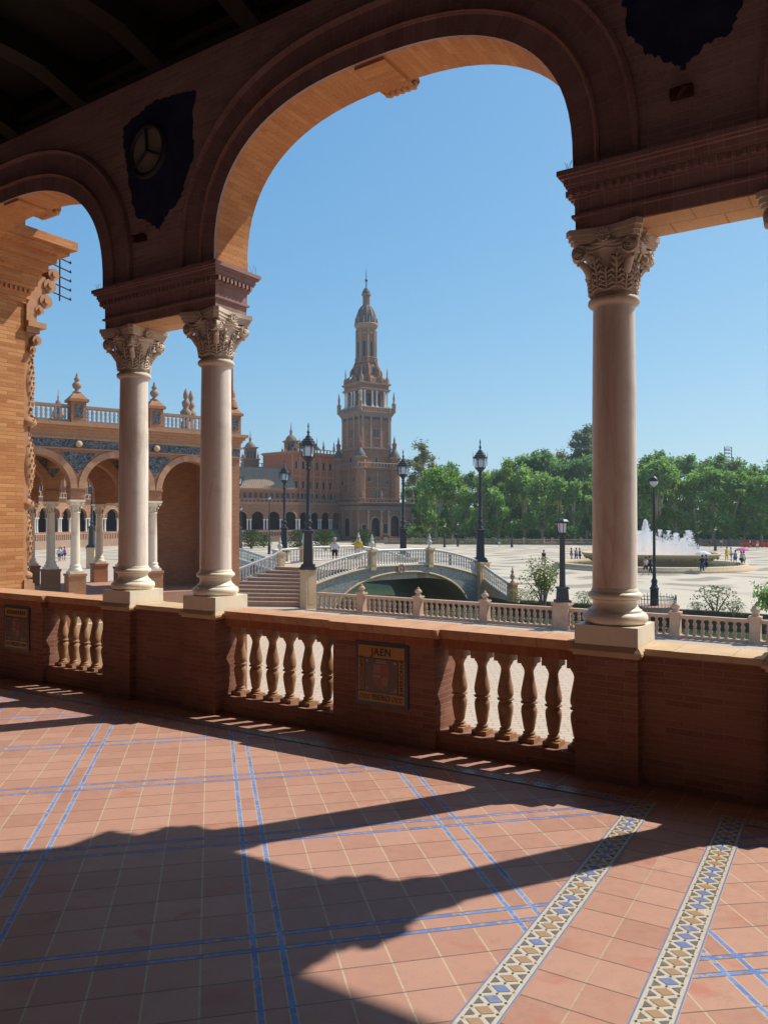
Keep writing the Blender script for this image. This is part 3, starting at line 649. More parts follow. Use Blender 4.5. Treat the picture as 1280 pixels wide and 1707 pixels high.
# mosaic strips
def mosmat(name, c, v=0.3):
    k = N(name, 0.32, 0.5); n = k.noise(30, 5); k.col(k.mix(k.rng(n, 0.5, 0.8, 0, v), c, (0.42, 0.33, 0.24))); k.bump(k.noise(140, 2), 0.3, 0.001); return k.m
MOS = [mosmat('mosaic_white', (0.58, 0.52, 0.42), 0.75), mosmat('mosaic_blue', (0.17, 0.22, 0.42), .6), mosmat('mosaic_orange', (0.40, 0.25, 0.13), .6), mosmat('mosaic_black', (0.16, 0.145, 0.13), .7), mosmat('mosaic_green', (0.06, 0.12, 0.07), .4)]
def mosaic(a, b_, width, name='mosaic_border'):
    a, b_ = Vector(a), Vector(b_); L = (b_ - a).length; d = (b_ - a) / L; p = Vector((d.y, -d.x)); m = MB()
    def quad(pts, mi, dz):
        q = [a + d * t + p * c for t, c in pts]; pts3 = [(v.x, v.y, floor_z(v.x, v.y) + dz) for v in q]
        nn = (Vector(pts3[1]) - Vector(pts3[0])).cross(Vector(pts3[2]) - Vector(pts3[1]))
        if nn.z < 0: pts3.reverse()
        m.face(pts3, mi=mi)
    h = width / 2; quad([(0, -h), (L, -h), (L, h), (0, h)], 0, 0.004)
    for s_ in (-1, 1): quad([(0, s_ * (h - .001)), (L, s_ * (h - .001)), (L, s_ * (h - .008)), (0, s_ * (h - .008))], 1, 0.0055)
    un = 0.076; n = int(L / un); ih = h - 0.022; rnd = random.Random(int(L * 100)); cols = [1, 2, 2, 1, 2, 1, 2, 2, 2, 1]
    for i in range(n):
        t = (i + .5) * un; f = 0.75; 
        if rnd.random() < .04: continue
        quad([(t - un / 2 * f * .95, 0), (t, -ih * f), (t + un / 2 * f * .95, 0), (t, ih * f)], cols[(i + rnd.randint(0, 1)) % 10], 0.0055)
        for s_ in (-1, 1):
            if rnd.random() > .03: quad([(t + un / 2 - un * .30, s_ * ih * .98), (t + un / 2 + un * .30, s_ * ih * .98), (t + un / 2, s_ * ih * .36)], 3, 0.0055)
            e = .0065; quad([(t - e, s_ * ih * .97), (t, s_ * ih * .97 - e), (t + e, s_ * ih * .97), (t, s_ * ih * .97 + e)], 4 if i % 3 else 2, 0.006)
        e = .006; quad([(t + un / 2 - e, 0), (t + un / 2, -e), (t + un / 2 + e, 0), (t + un / 2, e)], 4, 0.006)
    return struct(m.build(name, MOS))
mosaic(w2(-16.9, -0.5), w2(4.262, -0.5), 0.105); mosaic(w2(4.63, -0.5), w2(15, -0.5), 0.105)
q1 = lerp2(S1a, S1b, -0.555); q2 = lerp2(S2a, S2b, -0.555)
mosaic(w2(*p1b), w2(*q1), 0.145); mosaic(w2(*p2b), w2(*q2), 0.145)

# ================================================================== SUNLIT PIER ON THE LEFT
pv = empty('brick_pier', W(-4.80, 0.22), WANG); tag(pv, 'sunlit orange brick pier with moulded cornice at the far left, outside the left arch', 'pier')
b = MB(); b.box(-2.6, 0.0, 0.0, 0.80, 0.0, 11.0); b.build('wall', MT['brick_lit'], pv)
b = MB()
for z0, z1, p in ((8.00, 8.06, .03), (8.06, 8.14, .05), (8.20, 8.26, .09), (8.26, 8.40, .12), (8.40, 8.48, .16), (8.48, 8.60, .22), (8.60, 8.72, .30), (8.72, 8.80, .42), (8.80, 8.92, .50)): b.box(-2.5, p, 0.001, 0.80 + p, z0, z1)
b.box(-2.5, .06, 0.001, .86, 8.14, 8.20)
for i in range(12): b.box(0.0, 0.09, 0.03 + i * .07, 0.065 + i * .07, 8.145, 8.195)
b.build('cornice', MT['brick_soffit'], pv)
b = MB()                                   # candelabrum pilaster on the outer end
x, y = -0.10, 0.80
b.box(x - .12, x + .08, y, y + .07, 3.95, 7.55); b.box(x - .15, x + .12, y, y + .16, 3.7, 4.02); b.box(x - .15, x + .12, y, y + .13, 4.02, 4.08)
cand = [(.04, 0), (.10, .03), (.10, .08), (.05, .12), (.05, .25), (.09, .32), (.10, .60), (.08, .80), (.05, .95), (.06, 1.0), (.12, 1.05), (.12, 1.10), (.05, 1.16), (.10, 1.35), (.125, 1.6), (.10, 1.9), (.05, 2.1), (.05, 2.15), (.15, 2.22), (.15, 2.28), (.06, 2.34), (.09, 2.5), (.11, 2.8), (.09, 3.1), (.07, 3.35), (.06, 3.42), (.13, 3.48), (.13, 3.54), (.05, 3.56)]
b.lathe(cand, x - .01, y + .09, 4.08, 14)
for i in range(34): a_ = i * 2.4; b.lathe([(.003, -.03), (.032, 0), (.003, .03)], x - .01 + .085 * math.cos(a_), y + .10 + .085 * abs(math.sin(a_)), 6.25 + i * .034, 5, cap=False)
b.box(x - .16, x + .15, y, y + .20, 7.60, 7.68); b.box(x - .2, x + .19, y, y + .28, 7.68, 7.76); b.box(x - .16, x + .14, y, y + .16, 7.76, 8.0)
for yy, zz, rr in ((.16, 7.50, .07), (.10, 7.36, .05), (.20, 7.95, .07), (.30, 8.10, .10), (.36, 8.34, .10), (.42, 8.52, .09)):
    b.tube([(x - .16, y + yy, zz), (x + .15, y + yy, zz)], rr, 14); b.tube([(x - .19, y + yy, zz), (x + .18, y + yy, zz)], rr * .45, 8)
b.box(x - .14, x + .13, y, y + .30, 8.0, 8.45)
rq = random.Random(3)
for j in range(44):
    z = 4.2 + j * .074; rad = next((r0 + (r1 - r0) * (z - 4.08 - h0) / max(h1 - h0, .01) for (r0, h0), (r1, h1) in zip(cand[:-1], cand[1:]) if h0 <= z - 4.08 <= h1), .06)
    for q in range(7):
        a_ = q * math.pi / 6 + (j % 2) * .26; cxp, cyp = x - .01 + rad * math.cos(a_), y + .09 + rad * math.sin(a_)
        b.tube([(cxp, cyp, z), (cxp + .008 * math.cos(a_), cyp + .008 * math.sin(a_), z + .045), (cxp + .014 * math.cos(a_), cyp + .014 * math.sin(a_), z + .035)], [.008, .010, .004], 4)
b.build('carved_pilaster', MT['terracotta'], pv)
b = MB()                                   # climbing guard of iron bars
for i in range(5): z = 8.30 + i * .14; b.tube([(-.15, .7, z + .12), (-.15, 1.62, z - .02)], .011, 5); b.lathe([(.001, 0), (.022, .02), (.001, .06)], -.15, 1.63, z - .04, 5, cap=False)
b.tube([(-.15, 1.45, 8.22), (-.15, 1.45, 8.95)], .012, 5); b.build('spiked_guard', MT['rust'], pv)

# ================================================================== GROUND, CANAL, PLAZA
k = N('promenade_paving', 0.8, 0.2); P = k.tc('Object'); v = k.xyz(k.mapping(P, (1, 1, 1), (0, 0, -WANG)))
bt = k.n('ShaderNodeTexBrick'); k.put(bt.inputs['Vector'], k.vec(k.M('ADD', v[0], k.M('MULTIPLY', v[1], .6)), k.M('SUBTRACT', v[1], k.M('MULTIPLY', v[0], .6))))
for a_, c_ in (('Scale', 1.0), ('Brick Width', 0.5), ('Row Height', 0.25), ('Mortar Size', 0.015)): bt.inputs[a_].default_value = c_
k.put(bt.inputs['Color1'], (0.50, 0.39, 0.285)); k.put(bt.inputs['Color2'], (0.54, 0.43, 0.32)); k.put(bt.inputs['Mortar'], (0.34, 0.21, 0.15))
k.col(k.mix(k.rng(k.noise(0.5, 5), .3, .7, 0, .3), bt.outputs[0], (0.56, 0.40, 0.30))); MT['prom'] = k.m
k = N('plaza_paving', 0.8, 0.15); P = k.xyz(k.tc('Object'))
r1 = k.M('SINE', k.M('ADD', k.M('MULTIPLY', P[1], 0.95), k.M('MULTIPLY', k.M('SINE', k.M('MULTIPLY', P[0], 0.55)), 1.9)))
r2 = k.M('SINE', k.M('ADD', k.M('MULTIPLY', P[0], 0.8), k.M('MULTIPLY', k.M('SINE', k.M('MULTIPLY', P[1], 0.35)), 1.6)))
d_ = k.n('ShaderNodeVectorMath', operation='DISTANCE'); k.put(d_.inputs[0], k.tc('Object')); d_.inputs[1].default_value = (29, 86, 0)
far = k.rng(d_.outputs['Value'], 0, 50, 1, 0.9)
pat = k.M('MULTIPLY', k.M('MULTIPLY', k.rng(r1, -0.1, 0.35), k.rng(r2, -0.9, -0.2)), k.rng(P[1], 50, 60))
nn_ = k.noise(0.08, 4)
base = k.ramp(nn_, (0.3, (0.52, 0.445, 0.335)), (0.7, (0.58, 0.50, 0.385)))
base = k.mix(k.rng(k.noise(1.1, 5), .45, .7, 0, .35), base, (0.44, 0.37, 0.30))
k.col(k.mix(k.M('MULTIPLY', pat, 0.85), base, (0.27, 0.23, 0.18))); MT['plaza'] = k.m
MT['bank'] = speckle('mossy_canal_wall', (0.10, 0.085, 0.055), (0.17, 0.14, 0.09), 1)
MT['dirt'] = speckle('planting_soil', (0.16, 0.12, 0.07), (0.22, 0.17, 0.10), 1)
def flat(name, pts, z, mat): b = MB(); b.face([(p[0], p[1], z) for p in pts]); return struct(b.build(name, mat))
C0, C1 = 29.3, 38.6
flat('pavement', [w2(-160, -12), w2(90, -12), w2(90, C0), w2(-160, C0)], 0, MT['prom'])
flat('pavement', [w2(-160, C0), w2(-44, C0), w2(-44, 57.8), w2(-160, 57.8)], -.003, MT['prom'])
BANK = [(900, C1), (-13.5, C1), (-17.5, 42.3), (-22, 47), (-30, 53), (-44, 57.8), (-160, 57.8), (-900, 58)]
flat('plaza', [w2(*p) for p in BANK] [::-1] + [w2(900, 1500), w2(-900, 1500)], 0, MT['plaza'])
b = MB()
for p, q in zip(BANK[1:-1], BANK[2:]):
    (xa, ya), (xb, yb) = w2(*p), w2(*q); b.face([(xa, ya, -1.9), (xa, ya, -.004), (xb, yb, -.004), (xb, yb, -1.9)])
struct(b.build('canal_wall', MT['bank']))
flat('ground', [w2(-900, -60), w2(900, -60), w2(900, C1 + 2), w2(-900, C1 + 40)], -1.9, MT['dirt'])
flat('ground', [w2(-900, 0), w2(-160, 0), w2(-160, 64), w2(-900, 64)], -0.01, MT['dirt'])
flat('ground', [w2(90, 0), w2(900, 0), w2(900, C1), w2(90, C1)], -0.01, MT['dirt'])
k = N('canal_water', 0.06, 0.5); k.col(k.ramp(k.noise(0.3, 3), (0.3, (0.05, 0.10, 0.06)), (0.7, (0.08, 0.13, 0.07)))); k.bump(k.noise(3.0, 4), 0.25, 0.06); MT['water'] = k.m
flat('canal_water', [w2(90, C0), w2(90, C1 + .2), w2(-13.5, C1 + .2), w2(-17.5, 42.4), w2(-22, 47.1), w2(-30, 53.1), w2(-44.1, 57.9), w2(-44.1, C0)], -0.75, MT['water'])
for bx in ((-44, 90, C0 - .35, C0, -1.85, -0.01), (-44.4, -44, C0, 57.9, -1.85, -.01), (-13.4, 90, C1, C1 + .4, -1.85, .16)):
    o = MB().box(*bx).build('canal_wall', MT['bank'], None, (A0.x, A0.y, 0), WANG); struct(o)
b = MB(); b.box(-17.3, 15.8, -7.3, 0.15, 0.0, 2.94); b.build('base_wall', MT['brick_para'], gal)

# ================================================================== BALUSTRADES
def small_baluster(h, name='baluster', mat='pinkstone', r=0.055, seg=8):
    b = MB(); q = h
    b.lathe([(.9 * r, 0), (.9 * r, .06 * q), (.45 * r, .10 * q), (.75 * r, .22 * q), (r, .34 * q), (.5 * r, .46 * q), (.95 * r, .50 * q), (.5 * r, .54 * q), (r, .66 * q), (.75 * r, .78 * q), (.45 * r, .90 * q), (.9 * r, .94 * q), (.9 * r, q)], seg=seg)
    return b
def finial_mb(h, r):
    b = MB(); b.lathe([(r * .6, 0), (r, .06 * h), (r * .5, .12 * h), (r * .35, .18 * h), (r * .9, .30 * h), (r, .42 * h), (r * .7, .52 * h), (r * .35, .58 * h), (r * .6, .64 * h), (r * .62, .72 * h), (r * .25, .80 * h), (r * .3, .86 * h), (r * .05, h)], seg=12); return b

cb = empty('canal_balustrade', W(0, C0 - .25), WANG); tag(cb, 'pink terracotta balustrade with ball-topped posts along the near bank of the canal', 'balustrade')
off0 = C0 - .25
posts = [s_at(p, off0) for p in (603, 697, 808, 937, 1125, 1258)]
ends = [s_at(530, off0)] + posts + [s_at(1258, off0) + (posts[-1] - posts[-2]) * k for k in (1, 2)]
rail = MB(); rail.box(ends[0], ends[-1], -.13, .13, .86, .97); rail.box(ends[0], ends[-1], -.10, .10, .82, .86); rail.box(ends[0], ends[-1], -.14, .14, 0, .12); rail.build('rail', MT['pinkstone'], cb)
pm = MB(); pm.box(-.20, .20, -.2, .2, 0, 1.02); pm.box(-.24, .24, -.24, .24, 1.02, 1.10); pm.box(-.24, .24, -.24, .24, 0, .15); pm.box(-.12, .12, -.215, -.2, .3, .85)
pm.lathe([(.14, 1.10), (.16, 1.16), (.08, 1.2), (.17, 1.27), (.19, 1.34), (.12, 1.43), (.05, 1.47), (.07, 1.52), (.01, 1.56)], seg=12)
p0 = None; sb0 = None; nb = 0
for i, s_ in enumerate(posts + ends[-2:]):
    if i == 3:
        q = MB(); q.box(-.36, .36, -.3, .3, 0, 1.10); q.box(-.42, .42, -.36, .36, 1.10, 1.22); q.box(-.42, .42, -.36, .36, 0, .16); q.box(-.2, .2, -.32, -.3, .3, .95); q.build('lamp_pedestal', MT['pinkstone'], cb, (s_, 0, 0)); continue
    if p0 is None: p0 = pm.build('post', MT['pinkstone'], cb); o = p0
    else: o = cp(p0, cb)
    o.location = (s_, 0, 0)
for a_, c_ in zip(ends[:-1], ends[1:]):
    n = max(3, int((c_ - a_) / .30)); 
    for i in range(n):
        if nb >= 98: break
        x = a_ + (c_ - a_) * (i + .5) / n
        if min(abs(x - q) for q in posts) < .26: continue
        if sb0 is None: sb0 = small_baluster(.70, r=.095).build('baluster', MT['pinkstone'], cb); o = sb0
        else: o = cp(sb0, cb)
        o.location = (x, 0, .12); nb += 1

# ------------------------------------------------------------------ street lamps of the bridges
def big_lamp(H=7.8):
    b = MB()
    b.frus(0, 0, 0, .14, .46, .46); b.frus(0, 0, .14, .30, .40, .36); b.frus(0, 0, .30, 2.05, .26, .22); b.frus(0, 0, 2.05, 2.18, .30, .34); b.frus(0, 0, 2.18, 2.24, .36, .22)
    base = b
    p = MB(); p.lathe([(.20, 2.24), (.22, 2.3), (.13, 2.38), (.12, 2.5), (.20, 2.62), (.24, 2.70), (.13, 2.78), (.13, 2.95), (.16, 3.0), (.125, 3.05), (.115, 4.2), (.095, 5.55), (.13, 5.62), (.16, 5.68), (.10, 5.74), (.10, 5.86), (.15, 5.92), (.09, 5.98), (.14, 6.08), (.30, 6.26), (.34, 6.30)], seg=14)
    l = MB()
    l.lathe([(.34, 6.30), (.36, 6.36), (.34, 6.38)], seg=6, smooth=False); l.lathe([(.44, 6.98), (.48, 7.02), (.46, 7.10), (.36, 7.16), (.38, 7.22), (.26, 7.30), (.28, 7.36), (.16, 7.44), (.17, 7.50), (.07, 7.58), (.05, 7.68), (.10, 7.76), (.04, 7.84), (.025, 8.0), (.055, 8.05), (.01, 8.3)], seg=6, smooth=False)
    for i in range(6):
        a_ = i * math.pi / 3; x, y = .35 * math.cos(a_), .35 * math.sin(a_); l.tube([(x, y, 6.36), (x * 1.15, y * 1.15, 7.0)], .028, 5); l.tube([(x * 1.35, y * 1.35, 6.5), (x * 1.4, y * 1.4, 7.25), (x * 1.4, y * 1.4, 7.5)], [.018, .018, .002], 4); l.tube([(x * 1.1, y * 1.1, 6.95), (x * 1.4, y * 1.4, 7.1)], .015, 4)
        b_ = a_ + math.pi / 3; xm, ym = .35 * math.cos(b_), .35 * math.sin(b_)
        l.tube([(x, y, 6.86), ((x + xm) / 2, (y + ym) / 2, 6.95), (xm, ym, 6.86)], .014, 4)
    g = MB(); g.lathe([(.30, 6.38), (.315, 6.7), (.31, 6.97)], seg=6, smooth=False)
    return base, p, l, g
LB = big_lamp(); lamp0 = None
def place_lamp(loc, label, scale=1.0, group='tall iron lamps of the canal bridges'):
    global lamp0
    if lamp0 is None:
        r = empty('street_lamp', loc); LB[0].build('base', MT['iron'], r); LB[1].build('pole', MT['iron'], r); ln = LB[2].build('lantern', MT['iron'], r); LB[3].build('glass', MT['frost'], ln); lamp0 = r
    else: r = cp(lamp0, None, loc)
    r.scale = (scale,) * 3; tag(r, label, 'street lamp', group); return r

# ------------------------------------------------------------------ THE BRIDGE
N0 = Vector((-4.16, 44.0, 0)); AX = Vector((0.784, 0.62, 0)).normalized(); BANG = math.atan2(AX.y, AX.x); BL, BW = 13.5, 7.6; BS = 5.2
br = empty('bridge', N0, BANG); tag(br, 'arched canal bridge with blue ceramic tiled side and white balustrade', 'bridge')
def zrail(x):
    t = (x - 6.75) / 6.75; return 2.24 - 0.95 * max(0, abs(t) - 0.25) ** 1.6 / (0.75 ** 1.6)
def zdeck(x): return max(zrail(x), 2.10) + .02 if x < 4 else zrail(x) + .02
k = N('blue_ceramic_pattern', 0.25, 0.5); n1 = k.noise(7, 3, k.tc('Object'), .5, 1.5); vo = k.n('ShaderNodeTexVoronoi'); k.put(vo.inputs['Vector'], k.tc('Object')); vo.inputs['Scale'].default_value = 4.5
c_ = k.ramp(n1, (0.36, (0.13, 0.17, 0.26)), (0.45, (0.42, 0.41, 0.36)), (0.55, (0.34, 0.30, 0.20)), (0.64, (0.15, 0.19, 0.28)))
k.col(k.mix(k.rng(vo.outputs[0], .1, .3, 1, 0), c_, (0.50, 0.46, 0.34))); MT['ceramic'] = k.m
MT['arch_in'] = speckle('arch_underside', (0.26, 0.20, 0.13), (0.34, 0.27, 0.18), 1)
def arch_z(x):
    t = (x - 6.9) / 5.6; return -1.0 + 2.78 * max(0, 1 - abs(t) ** 2.2) ** (1 / 1.9)
xs = [i * BL / 54 for i in range(55)]
for side, (y0, y1) in enumerate(((0, .35), (BW - .35, BW))):
    b = MB()
    for a_, c_ in zip(xs[:-1], xs[1:]):
        za, zc = arch_z(a_), arch_z(c_); ta, tc = zrail(a_) - .02, zrail(c_) - .02
        b.face([(a_, y0, za), (c_, y0, zc), (c_, y0, tc), (a_, y0, ta)]); b.face([(c_, y1, zc), (a_, y1, za), (a_, y1, ta), (c_, y1, tc)])
    b.build('spandrel', MT['ceramic'], br)
b = MB()
for a_, c_ in zip(xs[:-1], xs[1:]):
    za, zc = arch_z(a_), arch_z(c_); b.face([(a_, BW - .001, za), (c_, BW - .001, zc), (c_, .001, zc), (a_, .001, za)])
b.build('arch_vault', MT['arch_in'], br)
b = MB()                                    # mouldings: arch rim and string course
for z_f, rr in ((arch_z, .07),):
    pts = [(x, -.02, z_f(x) + .03) for x in xs if z_f(x) > -1]; b.tube(pts, rr, 6)
pts = [(x, -.03, zrail(x) - .03) for x in xs]; b.tube(pts, .08, 6); b.tube([(x, BW + .03, z) for x, _, z in pts], .08, 6)
b.build('moulding', MT['stone'], br)
b = MB(); b.lathe([(.30, 0), (.30, .10), (.22, .12), (.22, .08), (.10, .10), (.02, .16)], seg=18)
o = b.build('keystone_medallion', MT['stone_far'], br, (6.6, 0, 2.02)); o.rotation_euler = (R(90), 0, 0)
b = MB()
b.face([(1.4, .12, 2.12), (3.0, .12, 2.12), (3.0, BW - .12, 2.12), (2.0, BW - .12, 2.12), (1.2, 4.85, 2.12), (1.4, 3.1, 2.12)]); b.face([(1.4, 3.1, 2.12), (1.4, 3.1, 1), (1.4, .12, 1), (1.4, .12, 2.12)])
for a_, c_ in zip(xs[:-1], xs[1:]):
    if a_ < 2.99: continue
    b.face([(a_, .12, zdeck(a_)), (c_, .12, zdeck(c_)), (c_, BW - .12, zdeck(c_)), (a_, BW - .12, zdeck(a_))])
    b.face([(a_, .12, zdeck(a_)), (a_, .12, zdeck(a_) - .9), (c_, .12, zdeck(c_) - .9), (c_, .12, zdeck(c_))])
b.build('deck', MT['prom'], br)
def ped(x, y, z0, z1, r, name='pedestal', m='stone'):
    b = MB(); b.box(-r, r, -r, r, z0, z1 - .12); b.box(-r - .06, r + .06, -r - .06, r + .06, z1 - .12, z1); b.box(-r * .6, r * .6, -r - .015, -r, z0 + .3, z1 - .3); b.build(name, MT[m], br, (x, y, 0))
def ofin(x, y, z, h=.95, r=.16, m='pale'): finial_mb(h, r).build('finial', MT[m], br, (x, y, z))
ped(-.1, .05, 0, 2.22, .33); ped(BL + .2, .15, -.9, 2.2, .45)
ped(1.1, 5.15, 0, 3.0, .22); ped(BL + .2, BW, 0, 2.2, .45)
for x in (4.4, 9.0):
    ped(x, 0.02, zrail(x) - .2, zrail(x) + 1.02, .20, 'post'); ofin(x, 0.02, zrail(x) + 1.02); ped(x, BW, zrail(x) - .2, zrail(x) + 1.02, .20, 'post'); ofin(x, BW, zrail(x) + 1.02)
ofin(1.1, 5.15, 3.0)
bb0 = small_baluster(.74, r=.07).build('baluster', MT['pale'], br); nbr = 0
def railing(pts, n, y, h=.98, first=False):
    global nbr
    b = MB(); b.tube([(x, yy, z + h - .05) for x, yy, z in pts], .085, 6); b.tube([(x, yy, z + .05) for x, yy, z in pts], .07, 6); b.build('handrail', MT['pale'], br)
    L = [0]
    for p, q in zip(pts[:-1], pts[1:]): L.append(L[-1] + (Vector(q) - Vector(p)).length)
    rest = MB()
    for i in range(n):
        d = L[-1] * (i + .5) / n; j = max(k for k in range(len(L)) if L[k] <= d); j = min(j, len(pts) - 2); t = (d - L[j]) / (L[j + 1] - L[j]); p = Vector(pts[j]).lerp(Vector(pts[j + 1]), t)
        if first and i == 0: o = bb0
        elif nbr < 96: o = cp(bb0, br)
        else:
            rest.lathe([(.06, 0), (.03, .08), (.07, .25), (.03, .36), (.07, .5), (.03, .66), (.06, .74)], p.x, p.y, p.z + .10, 6); continue
        o.location = (p.x, p.y, p.z + .10); nbr += 1
    if rest.f: rest.build('baluster', MT['pale'], br)['kind'] = 'stuff'
def seg(x0, x1, y, m=12): return [(x0 + (x1 - x0) * i / m, y, zrail(x0 + (x1 - x0) * i / m)) for i in range(m + 1)]
railing(seg(.1, 4.2, .02), 20, 0, first=True); railing(seg(4.6, 8.8, .02), 20, 0); railing(seg(9.2, BL - .25, .02), 18, 0)
# side stairs of the far end and of the near end
fx = Vector((7.9, 48.0, 0)) - N0; f_ = (fx.dot(AX), fx.dot(Vector((-AX.y, AX.x, 0))))
q0 = Vector((BL + .2, .15)); q1 = Vector(f_); pts = [(q0.lerp(q1, t).x, q0.lerp(q1, t).y, 1.25 - 1.20 * t ** .8) for t in [i / 8 for i in range(9)]]
railing(pts[1:], 14, 0)
b = MB()
for p, q in zip(pts[:-1], pts[1:]):
    b.face([(p[0], p[1], 0), (q[0], q[1], 0), q, p]); b.face([(q[0] + .2, q[1] + .2, 0), (p[0] + .2, p[1] + .2, 0), (p[0] + .2, p[1] + .2, p[2]), (q[0] + .2, q[1] + .2, q[2])]); b.face([p, q, (q[0] + .2, q[1] + .2, q[2]), (p[0] + .2, p[1] + .2, p[2])])
b.build('stair_wall', MT['pinkstone'], br)
ped(q1.x, q1.y, 0, 1.15, .22, 'post', 'terracotta'); ofin(q1.x, q1.y, 1.15, 1.0, .16, 'pinkstone')
st = MB(); n = 10
def Rk(k): return Vector((1.4 - .07 * k, 3.1 - .262 * k))
def Lk(k): return Vector((1.2 - .58 * k, 4.85 + .10 * k))
for k_ in range(n):
    z = 2.10 - (k_ + .0) * .205; a0, a1, b0, b1 = Rk(k_), Rk(k_ + 1), Lk(k_), Lk(k_ + 1)
    st.prism([tuple(a0), tuple(b0), tuple(b1), tuple(a1)], 0, z)
    na = (a1 - b1).normalized(); pp = Vector((na.y, -na.x))
    if pp.x > 0: pp = -pp
    st.prism([tuple(a0), tuple(b0), tuple(b1 + pp * .05), tuple(a1 + pp * .05)], z + .001, z + .045, mi=1)  # pale tread slabs: sunlit step tops put into the colour, risers stay darker
st.build('stairs', [MT['red_stone'], MT['prom']], br)
pts = [(1.0, 5.0, 2.12)] + [(Lk(k_).x - .1, Lk(k_).y + .05, 2.08 - k_ * .205) for k_ in range(1, 11)]
railing(pts, 30, 0)
b = MB()
for p, q in zip(pts[:-1], pts[1:]): b.face([(p[0], p[1], 0), (q[0], q[1], 0), (q[0], q[1], q[2] + .06), (p[0], p[1], p[2] + .06)]); b.face([(q[0], q[1] + .15, 0), (p[0], p[1] + .15, 0), (p[0], p[1] + .15, p[2] + .06), (q[0], q[1] + .15, q[2] + .06)])
b.build('stair_wall', MT['white'], br)
railing([(1.2, 5.35, 2.1), (2.0, BW, 2.1), (4.2, BW, zrail(4.2))], 20, 0); railing(seg(4.6, 8.8, BW), 18, 0); railing(seg(9.2, BL - .2, BW), 18, 0)
def bl(x, y, z=0): p = N0 + AX * x + Vector((-AX.y, AX.x, 0)) * y; return Vector((p.x, p.y, z))
place_lamp(bl(-.1, .05, 2.22), 'tall black iron lamp on the near pedestal of the bridge, beside the steps')
place_lamp(bl(BL + .2, .15, 2.2), 'tall black iron lamp on the right end pedestal of the bridge')
for px, ytop, lab in ((672, 750, 'tall iron lamp right of the brick tower, behind the bridge middle'), (474, 765, 'iron lamp before the red palace, left of the near bridge lamp'), (397, 774, 'iron lamp half hidden beside the portico corner'), (153, 800, 'iron lamp seen through the second portico arch')):
    Y = 5.55 * F / (HZ - ytop) if px > 200 else 82.0; z = 2.2; p = Vector(((px - CX) / F * Y, Y, 0))
    o = empty('lamp_pedestal', p); tag(o, 'stone pedestal of the ' + lab, 'pedestal')
    q = MB(); q.box(-.42, .42, -.42, .42, 0, z - .12); q.build('block', MT['stone'], o); q = MB(); q.box(-.5, .5, -.5, .5, z - .12, z); q.build('cap', MT['stone'], o)
    place_lamp((p.x, p.y, z), lab)
# next bridge along the canal: its balustrade seen at the left
b2 = empty('bridge', (0, 0, 0)); tag(b2, 'second canal bridge with white balustrade, farther off at the left behind the steps', 'bridge')
A_, B_ = at(398, 912, 70), at(455, 926, 62); A_.z, B_.z = 1.55, 1.0
C_ = at(350, 905, 76); C_.z = 1.5
q = MB(); q.tube([C_ + Vector((0, 0, .95)), A_ + Vector((0, 0, .95)), B_ + Vector((0, 0, .9))], .09, 6); q.tube([C_, A_, B_], .12, 6); q.build('handrail', MT['pale'], b2)
q = MB()
for P0, P1 in ((C_, A_), (A_, B_)):
    dv = P1 - P0; nr = Vector((-dv.y, dv.x, 0)).normalized() * 4
    q.face([(P0.x, P0.y, -1), (P1.x, P1.y, -1), tuple(P1), tuple(P0)]); q.face([tuple(P0), tuple(P1), tuple(P1 + nr), tuple(P0 + nr)])
q.build('side_wall', MT['ceramic'], b2)
o0 = None
for i in range(44):
    t = i / 43 * 2; p = C_.lerp(A_, t) if t < 1 else A_.lerp(B_, t - 1)
    if o0 is None: o0 = small_baluster(.82, r=.08).build('baluster', MT['pale'], b2); o = o0
    else: o = cp(o0, b2)
    o.location = p + Vector((0, 0, .05))

# lantern lamp on the canal balustrade, and the globe lamp on the plaza
pl = W(posts[3], off0); r = empty('street_lamp', (pl.x, pl.y, 1.22)); tag(r, 'short dark lamp post with a capped lantern standing on the pink canal balustrade', 'street lamp')
b = MB(); b.frus(0, 0, 0, .10, .34, .34); b.frus(0, 0, .10, .62, .25, .22); b.frus(0, 0, .62, .70, .29, .25); b.build('base', MT['iron'], r)
b = MB(); b.lathe([(.15, .70), (.14, .9), (.13, 2.2), (.12, 2.9), (.16, 2.95), (.12, 3.02), (.18, 3.10), (.21, 3.14)], seg=10); b.build('pole', MT['iron'], r)
b = MB(); b.lathe([(.20, 3.14), (.22, 3.18)], seg=8, smooth=False); b.lathe([(.26, 3.62), (.33, 3.66), (.33, 3.70), (.22, 3.80), (.05, 3.84)], seg=8, smooth=False)
for i in range(8): a_ = i * math.pi / 4; b.tube([(.2 * math.cos(a_), .2 * math.sin(a_), 3.17), (.25 * math.cos(a_), .25 * math.sin(a_), 3.63)], .018, 4)
ln = b.build('lantern', MT['iron'], r); b = MB(); b.lathe([(.17, 3.18), (.22, 3.62)], seg=8, smooth=False); b.build('glass', MT['frost'], ln)
